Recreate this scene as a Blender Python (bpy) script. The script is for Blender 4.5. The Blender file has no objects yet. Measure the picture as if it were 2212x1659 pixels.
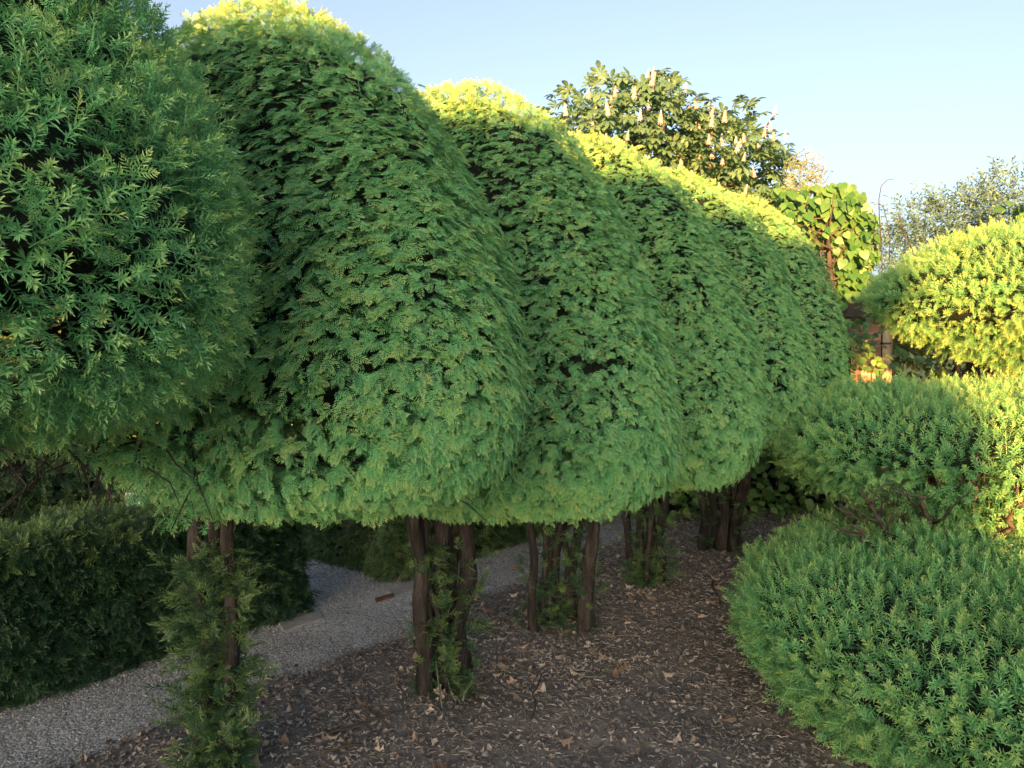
import bpy, math, random
import numpy as np
from mathutils import Vector, noise

random.seed(7)
RNG = np.random.default_rng(11)
SC = bpy.context.scene
COL = SC.collection
R = math.radians

# ------------------------------------------------------------------ camera, sky, sun, exposure
CAM_H = 1.5
PITCH = R(-2.95)
cam_data = bpy.data.cameras.new('camera')
cam_data.lens = 27.0
cam_data.sensor_width = 36.0
cam_data.clip_start = 0.02
cam_data.clip_end = 1000.0
cam = bpy.data.objects.new('camera', cam_data)
cam.location = (0, 0, CAM_H)
cam.rotation_euler = (R(90) + PITCH, 0, 0)
COL.objects.link(cam)
SC.camera = cam

SUN_EL, SUN_AZ = R(3.4), R(16.0)          # light travels away from the camera, a little to the right
world = bpy.data.worlds.new('World')
SC.world = world
world.use_nodes = True
wn = world.node_tree
wn.nodes.clear()
sky = wn.nodes.new('ShaderNodeTexSky')
sky.sky_type = 'NISHITA'
sky.sun_disc = False
sky.sun_elevation = SUN_EL
sky.sun_rotation = R(180) + SUN_AZ
sky.air_density = 0.55
sky.dust_density = 4.0
sky.ozone_density = 1.0
bg = wn.nodes.new('ShaderNodeBackground')
bg.inputs['Strength'].default_value = 0.085
wo = wn.nodes.new('ShaderNodeOutputWorld')
hs = wn.nodes.new('ShaderNodeHueSaturation')      # evening haze: the whole sky a little paler
hs.inputs['Saturation'].default_value = 0.72
wn.links.new(sky.outputs[0], hs.inputs['Color'])
wn.links.new(hs.outputs[0], bg.inputs[0])
wn.links.new(bg.outputs[0], wo.inputs[0])

sun_data = bpy.data.lights.new('sun', 'SUN')
sun_data.energy = 3.5
sun_data.angle = R(0.4)
sun_data.color = (1.0, 0.49, 0.15)
sun = bpy.data.objects.new('sun', sun_data)
sd = Vector((math.sin(SUN_AZ) * math.cos(SUN_EL), math.cos(SUN_AZ) * math.cos(SUN_EL), -math.sin(SUN_EL)))
sun.rotation_euler = sd.to_track_quat('-Z', 'Y').to_euler()
sun.location = (-3, -20, 12)
COL.objects.link(sun)

SC.view_settings.view_transform = 'Standard'
SC.view_settings.look = 'None'
SC.view_settings.gamma = 1.0
SC.view_settings.use_curve_mapping = False
SC.view_settings.exposure = 3.1
SC.render.engine = 'CYCLES'
SC.cycles.max_bounces = 6
SC.cycles.diffuse_bounces = 4
SC.cycles.glossy_bounces = 2
SC.cycles.transmission_bounces = 4
SC.cycles.use_denoising = True

# ------------------------------------------------------------------ geometry of the place
F = 1660.0                                   # focal length in pixels of a 2212 x 1659 copy of the photograph
Q = np.array([0.62, 0.785]); Q /= np.linalg.norm(Q)     # along the row of yews
PV = np.array([-Q[1], Q[0]])                            # across the row, away to the left


def P(px, py, d):
    """Photo pixel (2212 wide) at forward distance d (horizontal) -> world point."""
    u, v = (px - 1106.0) / F, (829.5 - py) / F
    c, s = math.cos(PITCH), math.sin(PITCH)
    fy, fz = c - v * s, s + v * c
    k = d / fy
    return Vector((u * k, d, CAM_H + fz * k))


def G(px, py, z=0.0):
    """Photo pixel -> point on the horizontal plane at height z."""
    u, v = (px - 1106.0) / F, (829.5 - py) / F
    c, s = math.cos(PITCH), math.sin(PITCH)
    fy, fz = c - v * s, s + v * c
    k = (z - CAM_H) / fz
    return Vector((u * k, fy * k, z))


def TS(t, s, z=0.0):
    a = Q * t + PV * s
    return Vector((a[0], a[1], z))


# ------------------------------------------------------------------ helpers
def mesh_obj(name, verts, faces, mat, parent=None, smooth=False, mats=None):
    me = bpy.data.meshes.new(name)
    me.from_pydata([tuple(v) for v in verts], [], faces)
    if mats:
        for m in mats:
            me.materials.append(m)
    elif mat:
        me.materials.append(mat)
    if smooth:
        me.polygons.foreach_set('use_smooth', [True] * len(me.polygons))
    me.update()
    o = bpy.data.objects.new(name, me)
    COL.objects.link(o)
    if parent:
        o.parent = parent
    return o


def link_copy(o, parent=None):
    c = o.copy()
    COL.objects.link(c)
    if parent:
        c.parent = parent
    return c


def tag(o, label, cat, group=None):
    o['label'] = label
    o['category'] = cat
    if group:
        o['group'] = group
    return o


def thing(name, loc, label, cat, group=None, rz=0.0):
    o = bpy.data.objects.new(name, None)
    o.empty_display_size = 0.1
    COL.objects.link(o)
    o.location = loc
    o.rotation_euler = (0, 0, rz)
    return tag(o, label, cat, group)


class MB:
    def __init__(self):
        self.v, self.f = [], []

    def box(self, lo, hi):
        b = len(self.v)
        (x0, y0, z0), (x1, y1, z1) = lo, hi
        self.v += [(x0, y0, z0), (x1, y0, z0), (x1, y1, z0), (x0, y1, z0), (x0, y0, z1), (x1, y0, z1), (x1, y1, z1), (x0, y1, z1)]
        self.f += [tuple(b + i for i in q) for q in ((0, 3, 2, 1), (4, 5, 6, 7), (0, 1, 5, 4), (1, 2, 6, 5), (2, 3, 7, 6), (3, 0, 4, 7))]

    def tube(self, pts, radii, n=6, rough=0.0, rs=8.0, cap=True):
        pts = [Vector(p) for p in pts]
        b0 = len(self.v)
        ref = Vector((0.31, 0.87, 0.13))
        for i, p in enumerate(pts):
            a = pts[max(i - 1, 0)]
            c = pts[min(i + 1, len(pts) - 1)]
            t = (c - a).normalized()
            u = t.cross(ref)
            if u.length < 0.05:
                u = t.cross(Vector((1, 0, 0)))
            u.normalize()
            w = t.cross(u)
            for k in range(n):
                an = 2 * math.pi * k / n
                r = radii[i]
                d = u * math.cos(an) + w * math.sin(an)
                if rough:
                    r *= 1 + rough * noise.noise(Vector((d.x * 1.6 + p.x * 9, d.y * 1.6 + p.y * 9, p.z * rs)))
                self.v.append(tuple(p + d * r))
        for i in range(len(pts) - 1):
            for k in range(n):
                k2 = (k + 1) % n
                self.f.append((b0 + i * n + k, b0 + i * n + k2, b0 + (i + 1) * n + k2, b0 + (i + 1) * n + k))
        if cap:
            self.f.append(tuple(b0 + k for k in reversed(range(n))))
            e = b0 + (len(pts) - 1) * n
            self.f.append(tuple(e + k for k in range(n)))

    def build(self, name, mat, parent=None, smooth=False):
        return mesh_obj(name, self.v, self.f, mat, parent, smooth)


def wobble(p0, p1, n, amp, seed=0.0):
    p0, p1 = Vector(p0), Vector(p1)
    out = []
    for i in range(n):
        t = i / (n - 1)
        p = p0.lerp(p1, t)
        w = amp * math.sin(math.pi * min(1, t * 1.2 + 0.1))
        p += Vector((noise.noise(Vector((seed, t * 3, 0.3))), noise.noise(Vector((seed, 7.7, t * 3))), 0.3 * noise.noise(Vector((t * 3, seed, 4.1))))) * w * 2
        out.append(p)
    return out


# ------------------------------------------------------------------ materials
def nodes_of(name):
    m = bpy.data.materials.new(name)
    m.use_nodes = True
    nt = m.node_tree
    nt.nodes.clear()
    return m, nt, nt.nodes, nt.links


def leaf_material(name, dark, mid, light, rough=0.38, trans=0.25, spec=0.5, tintamt=1.0):
    """Leaf colour runs from old (dark) to young growth (light) along each sprig; every instance has its own tint."""
    m, nt, N, L = nodes_of(name)
    tip = N.new('ShaderNodeAttribute'); tip.attribute_name = 'tip'
    tin = N.new('ShaderNodeAttribute'); tin.attribute_type = 'INSTANCER'; tin.attribute_name = 'tint'
    mul = N.new('ShaderNodeMath'); mul.operation = 'MULTIPLY_ADD'
    L.new(tip.outputs['Fac'], mul.inputs[0]); mul.inputs[1].default_value = 0.45
    sc = N.new('ShaderNodeMath'); sc.operation = 'MULTIPLY'
    L.new(tin.outputs['Fac'], sc.inputs[0]); sc.inputs[1].default_value = 0.55 * tintamt
    L.new(sc.outputs[0], mul.inputs[2])
    cr = N.new('ShaderNodeValToRGB')
    e = cr.color_ramp.elements
    e[0].position = 0.05; e[0].color = (*dark, 1)
    e[1].position = 0.95; e[1].color = (*light, 1)
    k = e.new(0.45); k.color = (*mid, 1)
    L.new(mul.outputs[0], cr.inputs[0])
    pb = N.new('ShaderNodeBsdfPrincipled')
    L.new(cr.outputs[0], pb.inputs['Base Color'])
    pb.inputs['Roughness'].default_value = rough
    pb.inputs['Specular IOR Level'].default_value = spec
    tr = N.new('ShaderNodeBsdfTranslucent')
    L.new(cr.outputs[0], tr.inputs['Color'])
    mx = N.new('ShaderNodeMixShader'); mx.inputs[0].default_value = trans
    L.new(pb.outputs[0], mx.inputs[1]); L.new(tr.outputs[0], mx.inputs[2])
    out = N.new('ShaderNodeOutputMaterial')
    L.new(mx.outputs[0], out.inputs[0])
    return m


def leaf_object_material(name, dark, light, rough=0.4, trans=0.3, spec=0.35):
    """For leaves that are objects of their own: colour varies with the object's random number."""
    m, nt, N, L = nodes_of(name)
    oi = N.new('ShaderNodeObjectInfo')
    cr = N.new('ShaderNodeValToRGB')
    cr.color_ramp.elements[0].color = (*dark, 1)
    cr.color_ramp.elements[1].color = (*light, 1)
    L.new(oi.outputs['Random'], cr.inputs[0])
    tc = N.new('ShaderNodeTexCoord')
    nz = N.new('ShaderNodeTexNoise'); nz.inputs['Scale'].default_value = 18.0
    L.new(tc.outputs['Object'], nz.inputs['Vector'])
    mxc = N.new('ShaderNodeMix'); mxc.data_type = 'RGBA'; mxc.blend_type = 'MULTIPLY'
    mr = N.new('ShaderNodeMapRange'); mr.inputs[3].default_value = 0.75; mr.inputs[4].default_value = 1.2
    L.new(nz.outputs['Fac'], mr.inputs[0])
    mxc.inputs[0].default_value = 1.0
    L.new(cr.outputs[0], mxc.inputs[6]); L.new(mr.outputs[0], mxc.inputs[7])
    pb = N.new('ShaderNodeBsdfPrincipled')
    L.new(mxc.outputs[2], pb.inputs['Base Color'])
    pb.inputs['Roughness'].default_value = rough
    pb.inputs['Specular IOR Level'].default_value = spec
    tr = N.new('ShaderNodeBsdfTranslucent'); L.new(mxc.outputs[2], tr.inputs['Color'])
    mx = N.new('ShaderNodeMixShader'); mx.inputs[0].default_value = trans
    L.new(pb.outputs[0], mx.inputs[1]); L.new(tr.outputs[0], mx.inputs[2])
    out = N.new('ShaderNodeOutputMaterial'); L.new(mx.outputs[0], out.inputs[0])
    return m


def rough_material(name, stops, scale=8.0, stretch=(1, 1, 1), rough=0.85, bump=0.4, bdist=0.01, detail=6.0, spec=0.2, coord='Object'):
    m, nt, N, L = nodes_of(name)
    tc = N.new('ShaderNodeTexCoord')
    mp = N.new('ShaderNodeMapping'); mp.inputs['Scale'].default_value = stretch
    L.new(tc.outputs[coord], mp.inputs['Vector'])
    nz = N.new('ShaderNodeTexNoise'); nz.inputs['Scale'].default_value = scale; nz.inputs['Detail'].default_value = detail
    nz.inputs['Roughness'].default_value = 0.65
    L.new(mp.outputs[0], nz.inputs['Vector'])
    cr = N.new('ShaderNodeValToRGB')
    e = cr.color_ramp.elements
    e[0].position, e[0].color = stops[0][0], (*stops[0][1], 1)
    e[1].position, e[1].color = stops[-1][0], (*stops[-1][1], 1)
    for p, c in stops[1:-1]:
        k = e.new(p); k.color = (*c, 1)
    L.new(nz.outputs['Fac'], cr.inputs[0])
    pb = N.new('ShaderNodeBsdfPrincipled')
    pb.inputs['Roughness'].default_value = rough
    pb.inputs['Specular IOR Level'].default_value = spec
    L.new(cr.outputs[0], pb.inputs['Base Color'])
    bp = N.new('ShaderNodeBump'); bp.inputs['Strength'].default_value = bump; bp.inputs['Distance'].default_value = bdist
    L.new(nz.outputs['Fac'], bp.inputs['Height']); L.new(bp.outputs[0], pb.inputs['Normal'])
    out = N.new('ShaderNodeOutputMaterial'); L.new(pb.outputs[0], out.inputs[0])
    return m


def instance_material(name, stops, rough=0.8, spec=0.2, source='INSTANCER'):
    m, nt, N, L = nodes_of(name)
    cr = N.new('ShaderNodeValToRGB')
    e = cr.color_ramp.elements
    e[0].position, e[0].color = stops[0][0], (*stops[0][1], 1)
    e[1].position, e[1].color = stops[-1][0], (*stops[-1][1], 1)
    for p, c in stops[1:-1]:
        k = e.new(p); k.color = (*c, 1)
    if source == 'INSTANCER':
        a = N.new('ShaderNodeAttribute'); a.attribute_type = 'INSTANCER'; a.attribute_name = 'tint'
        L.new(a.outputs['Fac'], cr.inputs[0])
    else:
        a = N.new('ShaderNodeObjectInfo')
        L.new(a.outputs['Random'], cr.inputs[0])
    pb = N.new('ShaderNodeBsdfPrincipled')
    pb.inputs['Roughness'].default_value = rough
    pb.inputs['Specular IOR Level'].default_value = spec
    L.new(cr.outputs[0], pb.inputs['Base Color'])
    out = N.new('ShaderNodeOutputMaterial'); L.new(pb.outputs[0], out.inputs[0])
    return m


M = {}
M['yew'] = leaf_material('yew_needles', (0.018, 0.078, 0.042), (0.155, 0.445, 0.180), (0.47, 0.58, 0.17), trans=0.24)
M['yew_right'] = leaf_material('yew_needles_bright', (0.020, 0.080, 0.042), (0.165, 0.445, 0.170), (0.48, 0.58, 0.16), trans=0.24)
M['hedge'] = leaf_material('hedge_needles', (0.010, 0.034, 0.022), (0.035, 0.105, 0.045), (0.24, 0.34, 0.10))  # greens lowered so the colour carries the yew row's shade
M['core'] = rough_material('shaded_inner_twigs', [(0.3, (0.005, 0.011, 0.008)), (0.7, (0.014, 0.022, 0.014))], scale=30, bump=1.0, bdist=0.03)  # old twigs' colour darkened to hold the crown's deep inner shade
M['bark'] = rough_material('yew_bark', [(0.25, (0.014, 0.012, 0.0115)), (0.5, (0.040, 0.034, 0.031)), (0.75, (0.11, 0.096, 0.088))], scale=9, stretch=(3, 3, 0.7), bump=0.9, bdist=0.02)
M['twig'] = rough_material('twig_bark', [(0.3, (0.034, 0.028, 0.022)), (0.7, (0.10, 0.085, 0.066))], scale=20)
M['chestnut'] = leaf_object_material('chestnut_leaf', (0.09, 0.19, 0.11), (0.16, 0.28, 0.15), trans=0.4)
M['chestnut_i'] = leaf_material('chestnut_leaf_mass', (0.07, 0.165, 0.10), (0.125, 0.24, 0.13), (0.17, 0.28, 0.14), trans=0.4)
M['blossom'] = leaf_object_material('chestnut_blossom', (0.56, 0.43, 0.43), (0.72, 0.60, 0.59), rough=0.7, trans=0.25, spec=0.1)
M['vine'] = leaf_object_material('heart_leaf', (0.038, 0.125, 0.03), (0.10, 0.22, 0.06), trans=0.3)
M['beech'] = leaf_object_material('round_hedge_leaf', (0.14, 0.30, 0.07), (0.36, 0.52, 0.16), trans=0.4)
M['silver'] = leaf_material('silver_leaf', (0.04, 0.095, 0.075), (0.085, 0.165, 0.14), (0.16, 0.27, 0.235), rough=0.6)
M['dry'] = rough_material('dry_stems', [(0.3, (0.10, 0.13, 0.085)), (0.7, (0.19, 0.23, 0.15))], scale=15)
M['soil'] = rough_material('soil', [(0.2, (0.07, 0.064, 0.061)), (0.5, (0.20, 0.18, 0.166)), (0.8, (0.38, 0.345, 0.31))], scale=22, bump=1.0, bdist=0.02, detail=10)
M['grass'] = rough_material('grass', [(0.3, (0.05, 0.10, 0.02)), (0.7, (0.14, 0.21, 0.05))], scale=14, bump=0.6, bdist=0.03, detail=8)
M['wood'] = rough_material('pergola_wood', [(0.3, (0.022, 0.020, 0.018)), (0.7, (0.055, 0.050, 0.044))], scale=6, stretch=(4, 4, 0.4))
M['pale_wood'] = rough_material('pale_post_wood', [(0.3, (0.36, 0.29, 0.17)), (0.7, (0.52, 0.43, 0.26))], scale=6, stretch=(4, 4, 0.4))
M['mortar'] = rough_material('mortar', [(0.3, (0.36, 0.31, 0.26)), (0.7, (0.5, 0.44, 0.38))], scale=40)
M['brick'] = leaf_object_material('brick', (0.36, 0.17, 0.11), (0.56, 0.33, 0.23), rough=0.9, trans=0.0, spec=0.1)
M['rust'] = rough_material('rusty_edging', [(0.3, (0.07, 0.035, 0.02)), (0.7, (0.20, 0.10, 0.055))], scale=25)
M['stone'] = rough_material('edging_stone', [(0.3, (0.24, 0.23, 0.215)), (0.7, (0.42, 0.40, 0.38))], scale=18)
M['white'] = rough_material('white_enamel', [(0.3, (0.70, 0.70, 0.72)), (0.7, (0.82, 0.82, 0.84))], scale=4, rough=0.4, bump=0.02)
M['render'] = rough_material('house_render', [(0.3, (0.42, 0.36, 0.29)), (0.7, (0.50, 0.44, 0.36))], scale=10)
M['roof'] = rough_material('roof_slate', [(0.3, (0.08, 0.08, 0.085)), (0.7, (0.15, 0.15, 0.16))], scale=12)
M['glass'] = rough_material('window_glass', [(0.3, (0.03, 0.035, 0.04)), (0.7, (0.05, 0.055, 0.06))], scale=1, rough=0.05, bump=0, spec=0.6)
M['chip'] = instance_material('litter_chips', [(0.0, (0.08, 0.073, 0.068)), (0.4, (0.22, 0.195, 0.173)), (0.8, (0.39, 0.35, 0.308)), (1.0, (0.66, 0.61, 0.54))])
M['pebble'] = instance_material('gravel_stones', [(0.0, (0.18, 0.18, 0.18)), (0.45, (0.31, 0.31, 0.305)), (0.85, (0.42, 0.42, 0.41)), (1.0, (0.82, 0.815, 0.80))])
M['dead_leaf_i'] = instance_material('dead_leaf_litter', [(0.0, (0.07, 0.058, 0.05)), (0.4, (0.20, 0.16, 0.13)), (0.8, (0.38, 0.31, 0.255)), (1.0, (0.60, 0.53, 0.46))])
M['dead_leaf'] = leaf_object_material('dead_leaf', (0.20, 0.135, 0.095), (0.58, 0.48, 0.39), rough=0.8, trans=0.1, spec=0.1)
M['rust_leaf'] = leaf_object_material('rust_leaf', (0.34, 0.15, 0.08), (0.42, 0.20, 0.11), rough=0.75, trans=0.1, spec=0.15)


def gravel_material():
    m, nt, N, L = nodes_of('gravel')
    tc = N.new('ShaderNodeTexCoord')
    vo = N.new('ShaderNodeTexVoronoi'); vo.inputs['Scale'].default_value = 95
    L.new(tc.outputs['Object'], vo.inputs['Vector'])
    cr = N.new('ShaderNodeValToRGB')
    e = cr.color_ramp.elements
    e[0].color = (0.20, 0.20, 0.20, 1); e[1].color = (0.68, 0.675, 0.665, 1)
    sp = N.new('ShaderNodeSeparateColor'); L.new(vo.outputs['Color'], sp.inputs[0])
    L.new(sp.outputs[0], cr.inputs[0])
    nz = N.new('ShaderNodeTexNoise'); nz.inputs['Scale'].default_value = 2.2; nz.inputs['Detail'].default_value = 5
    L.new(tc.outputs['Object'], nz.inputs['Vector'])
    mr = N.new('ShaderNodeMapRange'); mr.inputs[1].default_value = 0.3; mr.inputs[2].default_value = 0.7
    mr.inputs[3].default_value = 0.65; mr.inputs[4].default_value = 1.1
    L.new(nz.outputs['Fac'], mr.inputs[0])
    mx = N.new('ShaderNodeMix'); mx.data_type = 'RGBA'; mx.blend_type = 'MULTIPLY'; mx.inputs[0].default_value = 1
    L.new(cr.outputs[0], mx.inputs[6]); L.new(mr.outputs[0], mx.inputs[7])
    pb = N.new('ShaderNodeBsdfPrincipled'); pb.inputs['Roughness'].default_value = 0.9
    pb.inputs['Specular IOR Level'].default_value = 0.2
    L.new(mx.outputs[2], pb.inputs['Base Color'])
    bp = N.new('ShaderNodeBump'); bp.inputs['Strength'].default_value = 0.8; bp.inputs['Distance'].default_value = 0.006
    bp.invert = True
    L.new(vo.outputs['Distance'], bp.inputs['Height']); L.new(bp.outputs[0], pb.inputs['Normal'])
    out = N.new('ShaderNodeOutputMaterial'); L.new(pb.outputs[0], out.inputs[0])
    return m


M['gravel'] = gravel_material()


# ------------------------------------------------------------------ leaf and sprig shapes (instanced)
class Sprig:
    def __init__(self):
        self.v, self.f, self.t = [], [], []

    def tri_needle(self, b, d, up, L, W, t):
        d = d.normalized()
        s = d.cross(up)
        if s.length < 1e-4:
            s = d.cross(Vector((0.3, 0.5, 0.8)))
        s.normalize()
        i = len(self.v)
        mid = b + d * (L * 0.5) + up * 0.0008
        end = b + d * L - up * (L * 0.06)
        self.v += [b, mid + s * W * 0.5, end, mid - s * W * 0.5]
        self.t += [t * 0.8, t, min(1, t + 0.12), t]
        self.f += [(i, i + 1, i + 2), (i, i + 2, i + 3)]

    def stem(self, pts, r0, r1, t0=0.0, t1=0.4):
        i0 = len(self.v)
        n = len(pts)
        for k, p in enumerate(pts):
            r = r0 + (r1 - r0) * k / (n - 1)
            for a in range(3):
                an = a * 2.094
                self.v.append(p + Vector((0, math.cos(an) * r, math.sin(an) * r)))
                self.t.append(t0 + (t1 - t0) * k / (n - 1))
        for k in range(n - 1):
            for a in range(3):
                b = (a + 1) % 3
                self.f.append((i0 + k * 3 + a, i0 + k * 3 + b, i0 + k * 3 + 3 + b, i0 + k * 3 + 3 + a))

    def make(self, name, mat):
        me = bpy.data.meshes.new(name)
        me.from_pydata([tuple(v) for v in self.v], [], self.f)
        a = me.attributes.new('tip', 'FLOAT', 'POINT')
        a.data.foreach_set('value', self.t)
        me.materials.append(mat)
        return bpy.data.objects.new(name, me)        # never linked to the scene: only a source shape for instances


def flat_twig(sp, rnd, o, d, n, length, droop, vtilt, nl, t0=0.15, t1=0.95, nw=0.0034, count=17):
    d = d.normalized()
    side = n.cross(d).normalized()
    pts = []
    for k in range(5):
        t = k / 4
        pts.append(o + d * (length * t) - n * (droop * t * t))
    sp.stem([pts[0], pts[2], pts[4]], 0.0012, 0.0006, t0 * 0.5, t1 * 0.6)
    for k in range(count):
        t = (k + 0.5) / count
        seg = min(3, int(t * 4))
        p = pts[seg].lerp(pts[seg + 1], t * 4 - seg)
        ld = (d - n * (2 * droop * t / length)).normalized()
        env = (0.55 + 0.75 * math.sin(math.pi * min(1, t * 0.9 + 0.12))) * (1.0 if t < 0.85 else 0.8)
        ang = R(66 - 34 * t + rnd.uniform(-6, 6))
        for s in (-1, 1):
            vt = vtilt + rnd.uniform(-0.12, 0.16)
            nd = ld * math.cos(ang) + side * (s * math.sin(ang)) + n * vt
            sp.tri_needle(p, nd, n, nl * env * rnd.uniform(0.85, 1.1), nw, t0 + (t1 - t0) * t + rnd.uniform(-0.05, 0.05))
    sp.tri_needle(pts[-1], d, n, nl * 0.6, nw, t1)


def make_flat_sprig(seed, mat, young=0.95, side=True):
    rnd = random.Random(seed)
    sp = Sprig()
    X, Z = Vector((1, 0, 0)), Vector((0, 0, 1))
    flat_twig(sp, rnd, Vector((-0.012, 0, 0)), X, Z, rnd.uniform(0.052, 0.066), rnd.uniform(0.006, 0.016), 0.10, 0.0165, 0.12, young, nw=0.0040, count=9)
    if side:
        for s, t in ((1, -0.004), (-1, 0.006)):
            a = R(rnd.uniform(38, 60)) * s
            dd = Vector((math.cos(a), math.sin(a), rnd.uniform(-0.1, 0.25)))
            flat_twig(sp, rnd, Vector((t, 0, 0)), dd, Z, rnd.uniform(0.034, 0.044), rnd.uniform(0.003, 0.010), 0.12, 0.0145, 0.2, young, nw=0.0039, count=6)
    return sp.make('yew_sprig_shape', mat)


def make_radial_sprig(seed, mat, length=0.075, nl=0.027, count=28, young=0.95):
    rnd = random.Random(seed)
    sp = Sprig()
    X = Vector((1, 0, 0))
    bend = Vector((0, rnd.uniform(-0.012, 0.012), rnd.uniform(-0.012, 0.012)))
    pts = [X * (length * k / 4 - 0.015) + bend * (k / 4) ** 2 for k in range(5)]
    sp.stem(pts, 0.0017, 0.0009, 0.05, 0.5)
    for k in range(count):
        t = (k + 0.5) / count
        seg = min(3, int(t * 4))
        p = pts[seg].lerp(pts[seg + 1], t * 4 - seg)
        an = k * 2.39996 + rnd.uniform(-0.3, 0.3)
        rad = Vector((0, math.cos(an), math.sin(an)))
        a = R(72 - 46 * t * t + rnd.uniform(-8, 8))
        nd = X * math.cos(a) + rad * math.sin(a)
        env = 0.75 + 0.35 * math.sin(math.pi * min(1, t + 0.1))
        up = X * math.sin(a) - rad * math.cos(a)
        sp.tri_needle(p, nd, up, nl * env * rnd.uniform(0.85, 1.1), 0.0049, 0.15 + (young - 0.15) * t + rnd.uniform(-0.05, 0.05))
    return sp.make('yew_tuft_shape', mat)


def make_leaf_twig(seed, mat, n=9, length=0.16, ll=0.05, lw=0.016):
    rnd = random.Random(seed)
    sp = Sprig()
    X, Z = Vector((1, 0, 0)), Vector((0, 0, 1))
    pts = [X * (length * k / 4) + Z * rnd.uniform(-0.004, 0.004) for k in range(5)]
    sp.stem(pts, 0.002, 0.001)
    for k in range(n):
        t = (k + 0.5) / n
        p = X * (length * t)
        an = k * 2.4
        d = X * 0.7 + Vector((0, math.cos(an), math.sin(an)))
        sp.tri_needle(p, d, Vector((rnd.uniform(-1, 1), rnd.uniform(-1, 1), 1)), ll * rnd.uniform(0.7, 1.15), lw, rnd.uniform(0.1, 0.9))
    return sp.make('leafy_twig_shape', mat)


def palmate_leaf_mesh(seed, n=7, L=0.15):
    """Chestnut leaf: drooping leaflets round one stalk."""
    rnd = random.Random(seed)
    v, f, t = [], [], []
    for k in range(n):
        an = R(-125 + 250 * k / (n - 1) + rnd.uniform(-6, 6))
        ln = L * (1.0 - 0.4 * abs(k - (n - 1) / 2) / ((n - 1) / 2)) * rnd.uniform(0.9, 1.08)
        d = Vector((math.cos(an), math.sin(an), 0))
        s = Vector((-d.y, d.x, 0))
        drop = rnd.uniform(0.35, 0.7)
        b = len(v)
        prof = ((0.06, 0.02, 0), (0.4, 0.13, 0.05), (0.72, 0.2, 0.2), (0.9, 0.12, 0.32), (1.0, 0.0, 0.42))
        for (x, w, z) in prof:
            c = d * (ln * x) - Vector((0, 0, ln * z * drop * 1.6))
            fold = Vector((0, 0, ln * w * 0.35))
            v += [c - s * (ln * w) + fold, c, c + s * (ln * w) + fold]
            t += [0.6, 0.4, 0.6]
        for i in range(len(prof) - 1):
            a = b + i * 3
            f += [(a, a + 1, a + 4, a + 3), (a + 1, a + 2, a + 5, a + 4)]
    return v, f, t


def heart_leaf_mesh(L=0.15):
    prof = [(0.0, 0.0), (-0.10, 0.16), (-0.08, 0.32), (0.08, 0.46), (0.30, 0.47), (0.55, 0.36), (0.80, 0.18), (1.0, 0.0)]
    v, f = [], []
    for (x, w) in prof:
        z = -0.22 * x * x * L
        v += [Vector((max(x, 0.0) * L, 0, z - 0.0)), Vector((x * L, w * L, z + 0.16 * w * L - 0.35 * w * w * L)), Vector((x * L, -w * L, z + 0.16 * w * L - 0.35 * w * w * L))]
    for i in range(len(prof) - 1):
        a, b = i * 3, i * 3 + 3
        f += [(a, b, b + 1, a + 1), (a, a + 2, b + 2, b)]
    return v, f


def curled_leaf_mesh(seed, L=0.05):
    """dry leaf: ragged outline, pointed ends, curled both ways"""
    rnd = random.Random(seed)
    nx, ny = 7, 5
    v, f = [], []
    cu, cv, tw = rnd.uniform(0.4, 1.6), rnd.choice((-1, 1)) * rnd.uniform(0.8, 2.6), rnd.uniform(-1.2, 1.2)
    lob = rnd.uniform(0.0, 0.35)
    for i in range(nx):
        x = i / (nx - 1)
        w0 = 0.34 * math.sin(math.pi * (0.03 + 0.94 * x)) ** 0.9 * (1 + lob * math.cos(x * 17))
        for j in range(ny):
            q = (j - 2) / 2
            y = q * w0 * (rnd.uniform(0.7, 1.2) if abs(q) > 0.9 else 1.0)
            z = cu * (x - 0.45) ** 2 * 0.7 + cv * y * y * 1.6 + tw * (x - 0.5) * y + rnd.uniform(-0.035, 0.035)
            v.append(Vector(((x - 0.5) * L * (1 + 0.12 * abs(q)), y * L, z * L)))
    for i in range(nx - 1):
        for j in range(ny - 1):
            a = i * ny + j
            f.append((a, a + 1, a + ny + 1, a + ny))
    zs = sorted(p.z for p in v)
    v = [Vector((p.x, p.y, p.z - zs[3])) for p in v]
    return v, f


def source(name, v, f, mat, t=None):
    me = bpy.data.meshes.new(name)
    me.from_pydata([tuple(p) for p in v], [], f)
    if t:
        a = me.attributes.new('tip', 'FLOAT', 'POINT'); a.data.foreach_set('value', t)
    me.materials.append(mat)
    return bpy.data.objects.new(name, me)


# ------------------------------------------------------------------ scattering: one mesh of points, sprigs set on them by geometry nodes
GROUPS = {}


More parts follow.
